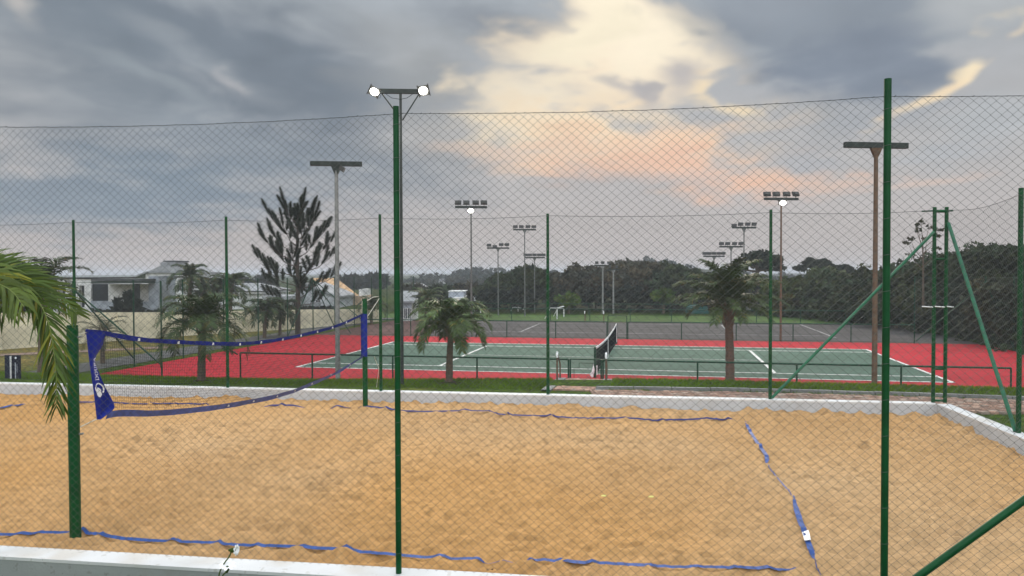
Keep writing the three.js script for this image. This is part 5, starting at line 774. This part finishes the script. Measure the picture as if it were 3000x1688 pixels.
// ---------------------------------------------------------------- palms
function frondGeo(R, L, a0, droop, n, leaf, tone, o = {}) { // along +x from the origin; leaflets hang from a bending midrib
  const m = new MB(), pts = [], N = 18; let p = V(0, 0, 0), a = a0; const ds = L / N; for (let i = 0; i <= N; i++) { pts.push(p.clone()); a -= droop / N * (0.4 + 1.2 * i / N); p = p.clone().add(V(Math.cos(a) * ds, Math.sin(a) * ds, (R() - 0.5) * ds * 0.06)); }
  m.color([tone[0] * 1.5, tone[1] * 1.25, tone[2] * 1.1]); m.tube(pts, pts.map((_, i) => lerp(o.rib ?? 0.02, 0.003, i / N)), 5);
  for (let i = 0; i < n; i++) for (const s of [-1, 1]) {
    const t = lerp(o.from ?? 0.14, 0.995, (i + 0.3 * R()) / n), x = t * N, k = Math.min(Math.floor(x), N - 1), q = pts[k].clone().lerp(pts[k + 1], x - k), tg = V().subVectors(pts[k + 1], pts[k]).normalize(), up = V(-tg.y, tg.x, 0), l = leaf * (0.45 + 0.75 * Math.sin(Math.PI * Math.pow(t, 0.8) * 0.93)) * (0.85 + 0.3 * R()), f = 0.65 + R() * 0.7, hang = (o.hang ?? 0.5) * (0.7 + 0.6 * R());
    const d1 = tg.clone().multiplyScalar(0.55 + 0.5 * t).add(V(0, 0, s * (0.85 + 0.3 * R()))).addScaledVector(up, 0.35 + (R() - 0.5) * 0.7).normalize(), e1 = q.clone().addScaledVector(d1, l * 0.5), d2 = d1.clone().add(V(0, -hang, 0)).normalize(), e2 = e1.clone().addScaledVector(d2, l * 0.3), d3 = d2.clone().add(V(0, -hang * 1.2, 0)).normalize(), e3 = e2.clone().addScaledVector(d3, l * 0.24), w = tg.clone().multiplyScalar((o.wide ?? 0.02) * (0.8 + 0.4 * R())), yl = R() < (o.dry ?? 0.06) ? 1 : 0;
    m.color([tone[0] * f + yl * 0.08, tone[1] * f + yl * 0.03, tone[2] * f]);
    const q2 = (c, k2) => [V(c.x - w.x * k2, c.y - w.y * k2, c.z - w.z * k2), V(c.x + w.x * k2, c.y + w.y * k2, c.z + w.z * k2)], A = q2(q, 0.5), B = q2(e1, 1), C = q2(e2, 0.75); m.quad(A[0], A[1], B[1], B[0]); m.quad(B[0], B[1], C[1], C[0]); m.tri(C[0], C[1], e3);
  }
  return m.geo();
}
function palm(label, base, trunkH, r, nF, L, o = {}) {
  const R = rnd(seed++), t = thing('palm_tree', label, 'palm', base, o.group), tk = new MB(), N = 14, P = [], RR = []; const lean = o.lean ?? 0.04;
  for (let i = 0; i <= N; i++) { const k = i / N; P.push(base.clone().add(V(lean * k * k * trunkH, -0.1 + k * (trunkH + 0.1), 0))); RR.push(r * lerp(1.15, o.top ?? 0.85, k) * (k < 0.06 ? 1.25 : 1) * (1 + 0.05 * (i % 2 ? 1 : -1))); } tk.tube(P, RR, 12); tk.build('trunk', M.palmBark, t);
  const boots = new MB(); for (let i = 0; i < (o.boots ?? 10); i++) { const a = i * 2.4, y = trunkH * (1 - 0.22 * (i / 10)), c = base.clone().add(V(lean * trunkH * 0.9, y, 0)), d = V(Math.cos(a), 0, Math.sin(a)); boots.tube([c.clone().addScaledVector(d, r * 0.7), c.clone().addScaledVector(d, r * 1.25).add(V(0, 0.16, 0)), c.clone().addScaledVector(d, r * 1.7).add(V(0, 0.34, 0))], [r * 0.32, r * 0.28, r * 0.12], 6); } boots.build('leaf_bases', M.palmBark, t);
  const V5 = Array.from({ length: 5 }, (_, i) => frondGeo(R, L * (0.85 + 0.3 * R()), (o.a0 ?? 1.25) - i * (o.da ?? 0.34), (o.droop ?? 1.5) * (0.85 + 0.3 * R()), o.n ?? 26, o.leaf ?? L * 0.2, (o.tone ?? [0.04, 0.07, 0.018]), { hang: o.hang, wide: o.wide ?? 0.016, rib: o.rib ?? 0.018 }));
  for (let i = 0; i < nF; i++) { const f = mesh('frond', V5[Math.min(4, Math.floor(5 * (i + R() * 0.8) / nF))], M.frond, t); f.position.set(lean * trunkH, trunkH - 0.02 + 0.08 * (1 - i / nF), 0); f.rotation.set((R() - 0.5) * 0.25, i * 2.39996 + R() * 0.4, 0); }
  return t;
}
const gnd = (px, py) => { let y = -0.35; for (let i = 0; i < 6; i++) { const p = at(px, py, y); y = groundY(p.x, -p.z); } const p = at(px, py, y); return p; };
const soil = (p, r) => { const m = new MB(), N = 16; for (let i = 0; i < N; i++) { const a = i / N * 6.283, b = (i + 1) / N * 6.283, q = (g) => V(p.x + r * Math.cos(g) * (1 + 0.15 * vnoise(g * 2, 1, 3)), 0, p.z + r * Math.sin(g) * 0.8), A = q(a), B = q(b); A.y = groundY(A.x, -A.z) + 0.012; B.y = groundY(B.x, -B.z) + 0.012; m.tri(V(p.x, p.y + 0.09, p.z), B, A); } setting(m.build(numbered('soil'), std(0.045, 0.03, 0.026, 1, { map: rep(speck, 0.3), bumpMap: rep(speckB, 0.3), bumpScale: 0.02 }))); };
{ const p = gnd(1316, 1124); soil(p, 0.42); palm('young palm with drooping fronds on the grass just right of the near fence post', p, 1.66, 0.1, 26, 1.5, { a0: 1.35, da: 0.29, droop: 2.0, tone: [0.05, 0.085, 0.02], leaf: 0.36, n: 44, top: 0.8, wide: 0.02 }); }
{ const p = gnd(2139, 1121); soil(p, 0.45); palm('thick trunked palm with upright dark crown on the grass right of the tennis net', p, 2.55, 0.135, 38, 1.9, { a0: 1.55, da: 0.31, droop: 1.35, tone: [0.045, 0.07, 0.018], leaf: 0.36, n: 48, top: 0.95, boots: 16, lean: -0.03, wide: 0.02 }); }
{ const p = gnd(590, 1119); soil(p, 0.4); palm('palm with spreading fronds behind the sagging volleyball net', p, 1.75, 0.115, 26, 1.7, { a0: 1.35, da: 0.29, droop: 1.9, tone: [0.045, 0.075, 0.024], leaf: 0.4, n: 46, wide: 0.02 }); }
palm('palm whose trunk shows beside the left net post under the foreground fronds', at(123, 1090, COURT), 3.3, 0.13, 22, 1.7, { tone: [0.04, 0.06, 0.018], leaf: 0.34, n: 34, wide: 0.022 });
palm('small palm before the boundary wall, left of the fence brace', at(300, 1064, COURT), 1.25, 0.09, 12, 1.2, { tone: [0.045, 0.06, 0.025], leaf: 0.22, n: 22 });
palm('left one of two small palms before the beige wall by the pine', at(775, 990, COURT), 1.45, 0.1, 22, 1.45, { a0: 1.3, da: 0.3, droop: 2.0, tone: [0.035, 0.06, 0.022], leaf: 0.36, n: 34, wide: 0.03 });
palm('right one of two small palms before the beige wall by the pine', at(820, 983, COURT), 1.35, 0.09, 20, 1.3, { a0: 1.3, da: 0.3, droop: 2.0, tone: [0.035, 0.06, 0.022], leaf: 0.32, n: 34, wide: 0.03 });
palm('tall garden palm in front of the white houses', far(556, 935, 60), 3.2, 0.16, 22, 2.0, { a0: 1.4, droop: 2.1, tone: [0.05, 0.075, 0.03], leaf: 0.42, n: 34, wide: 0.04, lean: 0.0 });
palm('garden palm left one of a clump before the long white house', far(598, 935, 61), 2.2, 0.12, 20, 1.9, { a0: 1.35, droop: 2, tone: [0.045, 0.065, 0.022], leaf: 0.4, n: 30, wide: 0.04, lean: -0.05 }); palm('garden palm right one of a clump before the long white house', far(634, 935, 62), 2.4, 0.12, 20, 1.9, { a0: 1.35, droop: 2, tone: [0.05, 0.07, 0.022], leaf: 0.4, n: 30, wide: 0.04 });
palm('garden palm behind the second far fence post from the left', far(675, 935, 62), 2.7, 0.14, 20, 2.1, { a0: 1.4, droop: 2.0, tone: [0.045, 0.07, 0.022], leaf: 0.4, n: 34, wide: 0.04 });
palm('small palm at the end of the beige wall behind the far net post', at(1088, 950, COURT), 1.3, 0.1, 16, 1.3, { a0: 1.3, da: 0.3, droop: 2.0, tone: [0.035, 0.055, 0.02], leaf: 0.3, n: 28, wide: 0.03 });
palm('small palm before the white pavilion, left behind the front palm', at(1248, 938, COURT), 1.6, 0.1, 18, 1.6, { tone: [0.055, 0.085, 0.025], leaf: 0.34, n: 28, wide: 0.03 });

// the palm in the left foreground: trunk outside the frame, fronds reaching in
{ const o = thing('foreground_palm', 'large palm fronds hanging into the picture from the left edge', 'palm', V(-4.75, 1.0, -5.1)), R = rnd(66), c0 = V(-4.7, 3.25, -5.1), tk = new MB(); tk.tube([V(-4.75, 0.6, -5.1), V(-4.72, 2, -5.1), c0.clone().add(V(0, -0.15, 0))], [0.17, 0.14, 0.12], 14); tk.build('trunk', M.palmBark, o);
  const frond = (ctrl, n, leaf, spread, hang, tone, wide = 0.0105) => {
    const P = new THREE.CatmullRomCurve3([c0, ...ctrl.map(([x, y, d]) => far(x, y, d))], false, 'centripetal'), m = new MB(), K = 30, pts = P.getSpacedPoints(K);
    m.color([0.16, 0.2, 0.05]); m.tube(pts, pts.map((_, i) => lerp(0.013, 0.002, i / K)), 6);
    for (let i = 0; i < n; i++) for (const s of [-1, 1]) {
      const t = lerp(0.2, 0.995, (i + R() * 0.5) / n), q = P.getPointAt(t), tg = P.getTangentAt(t), sd = V().crossVectors(tg, V(0.15, 0.35, 1)).normalize().multiplyScalar(s), l = leaf * (0.28 + 0.82 * Math.sin(Math.PI * Math.min(1, 0.12 + t * 0.8))) * (0.8 + 0.35 * R()), h = hang * (0.7 + 0.6 * R());
      const d1 = tg.clone().multiplyScalar(0.5 + 0.75 * t).addScaledVector(sd, spread * (0.8 + 0.4 * R())).add(V(0, 0.08, (R() - 0.5) * 0.7)).normalize(), pt = [q]; let d = d1, cur = q; for (let k = 0; k < 4; k++) { cur = cur.clone().addScaledVector(d, l * [0.3, 0.28, 0.24, 0.18][k]); pt.push(cur); d = d.clone().add(V(0, -h, 0)).normalize(); }
      const f = 0.6 + R() * 0.8, yl = R() < 0.16 ? 0.1 : 0; m.color([tone[0] * f + yl, tone[1] * f + yl * 0.6, tone[2] * f]);
      const wv = V().crossVectors(d1, V(R() - 0.5, R() * 0.6, 1)).normalize().multiplyScalar(wide * (0.7 + 0.6 * R())), W = [0.6, 1, 0.9, 0.55, 0.02]; for (let k = 0; k < 4; k++) m.quad(V(pt[k].x - wv.x * W[k], pt[k].y - wv.y * W[k], pt[k].z - wv.z * W[k]), V(pt[k].x + wv.x * W[k], pt[k].y + wv.y * W[k], pt[k].z + wv.z * W[k]), V(pt[k + 1].x + wv.x * W[k + 1], pt[k + 1].y + wv.y * W[k + 1], pt[k + 1].z + wv.z * W[k + 1]), V(pt[k + 1].x - wv.x * W[k + 1], pt[k + 1].y - wv.y * W[k + 1], pt[k + 1].z - wv.z * W[k + 1]));
    }
    m.build('frond', M.frond, o);
  };
  const A = [0.082, 0.118, 0.016], Bt = [0.06, 0.098, 0.014];
  frond([[-150, 790, 5.0], [20, 812, 4.9], [95, 862, 4.85], [140, 940, 4.8], [160, 1050, 4.8], [166, 1130, 4.8], [164, 1200, 4.8]], 100, 0.29, 0.62, 0.18, Bt, 0.0072);
  frond([[-150, 800, 5.2], [10, 800, 5.2], [110, 835, 5.2], [185, 880, 5.2], [230, 925, 5.2]], 52, 0.24, 0.7, 0.12, A, 0.009);
  frond([[-200, 810, 4.9], [-60, 815, 4.8], [30, 850, 4.75], [70, 900, 4.7]], 46, 0.34, 0.9, 0.5, A);
  frond([[-220, 860, 5.1], [-80, 850, 5.0], [-10, 880, 5.0], [20, 930, 5.0]], 30, 0.3, 0.9, 0.5, Bt);
  frond([[-160, 770, 5.4], [-20, 800, 5.5], [70, 822, 5.5], [140, 838, 5.5]], 30, 0.24, 0.6, 0.1, [0.05, 0.085, 0.015]);
}
// white flowers at the bottom edge, on the planted bank
{ const d = 2.2, flower = (label, px, py, tilt, turn, r, stem) => { const c = far(px, py, d), o = thing('white_flower', label, 'flower', far(...stem[stem.length - 1], d).setY(1.45)), n = V(Math.sin(turn) * Math.cos(tilt), Math.sin(tilt), Math.cos(turn) * Math.cos(tilt)), a = V().crossVectors(n, V(0.2, 1, 0.1)).normalize(), b = V().crossVectors(n, a);
    const st = new MB(); st.color([0.07, 0.1, 0.03]); const P = [c.clone().addScaledVector(n, -0.012), ...stem.map(([x, y]) => far(x, y, d))]; const l = P[P.length - 1]; P.push(V(l.x - 0.01, 1.45, l.z)); st.tube(new THREE.CatmullRomCurve3(P).getPoints(14), 0.0022, 6); st.build('stem', M.leaf, o);
    const cx = new MB(); cx.tube([c.clone().addScaledVector(n, -0.02), c.clone().addScaledVector(n, -0.008), c], [0.003, 0.0075, 0.006], 10); cx.color([0.04, 0.06, 0.015]); const cal = new MB(); cal.color([0.04, 0.065, 0.015]); cal.tube([c.clone().addScaledVector(n, -0.022), c.clone().addScaledVector(n, -0.008), c], [0.0028, 0.0075, 0.006], 10); cal.build('calyx', M.leaf, o);
    for (let k = 0; k < 8; k++) { const g = k * 0.785 + 0.2, u = V(a.x * Math.cos(g) + b.x * Math.sin(g), a.y * Math.cos(g) + b.y * Math.sin(g), a.z * Math.cos(g) + b.z * Math.sin(g)), w = V().crossVectors(n, u), pm = new MB(), q = (t, s, h) => V(c.x + u.x * r * t + w.x * s + n.x * h, c.y + u.y * r * t + w.y * s + n.y * h, c.z + u.z * r * t + w.z * s + n.z * h); pm.quad(q(0.15, -0.002, 0), q(0.15, 0.002, 0), q(0.6, 0.0058, 0.006), q(0.6, -0.0058, 0.006)); pm.quad(q(0.6, -0.0058, 0.006), q(0.6, 0.0058, 0.006), q(1, 0.003, 0.004), q(1, -0.003, 0.004)); pm.build('petal', petal, o); }
  };
  flower('white flower seen from the side on the taller stem at the bottom edge', 689, 1612, 0.1, 1.35, 0.016, [[672, 1630], [656, 1652], [640, 1690]]); flower('wider white flower on the shorter stem at the bottom edge', 666, 1660, 1.25, 0.6, 0.024, [[662, 1676], [650, 1692]]); }

scene.fog = new THREE.FogExp2(new THREE.Color(0.62, 0.66, 0.72), 0.0007);
scene.traverse((o) => { if (o.isMesh) { o.castShadow = true; o.receiveShadow = true; } });
renderer.render(scene, camera);
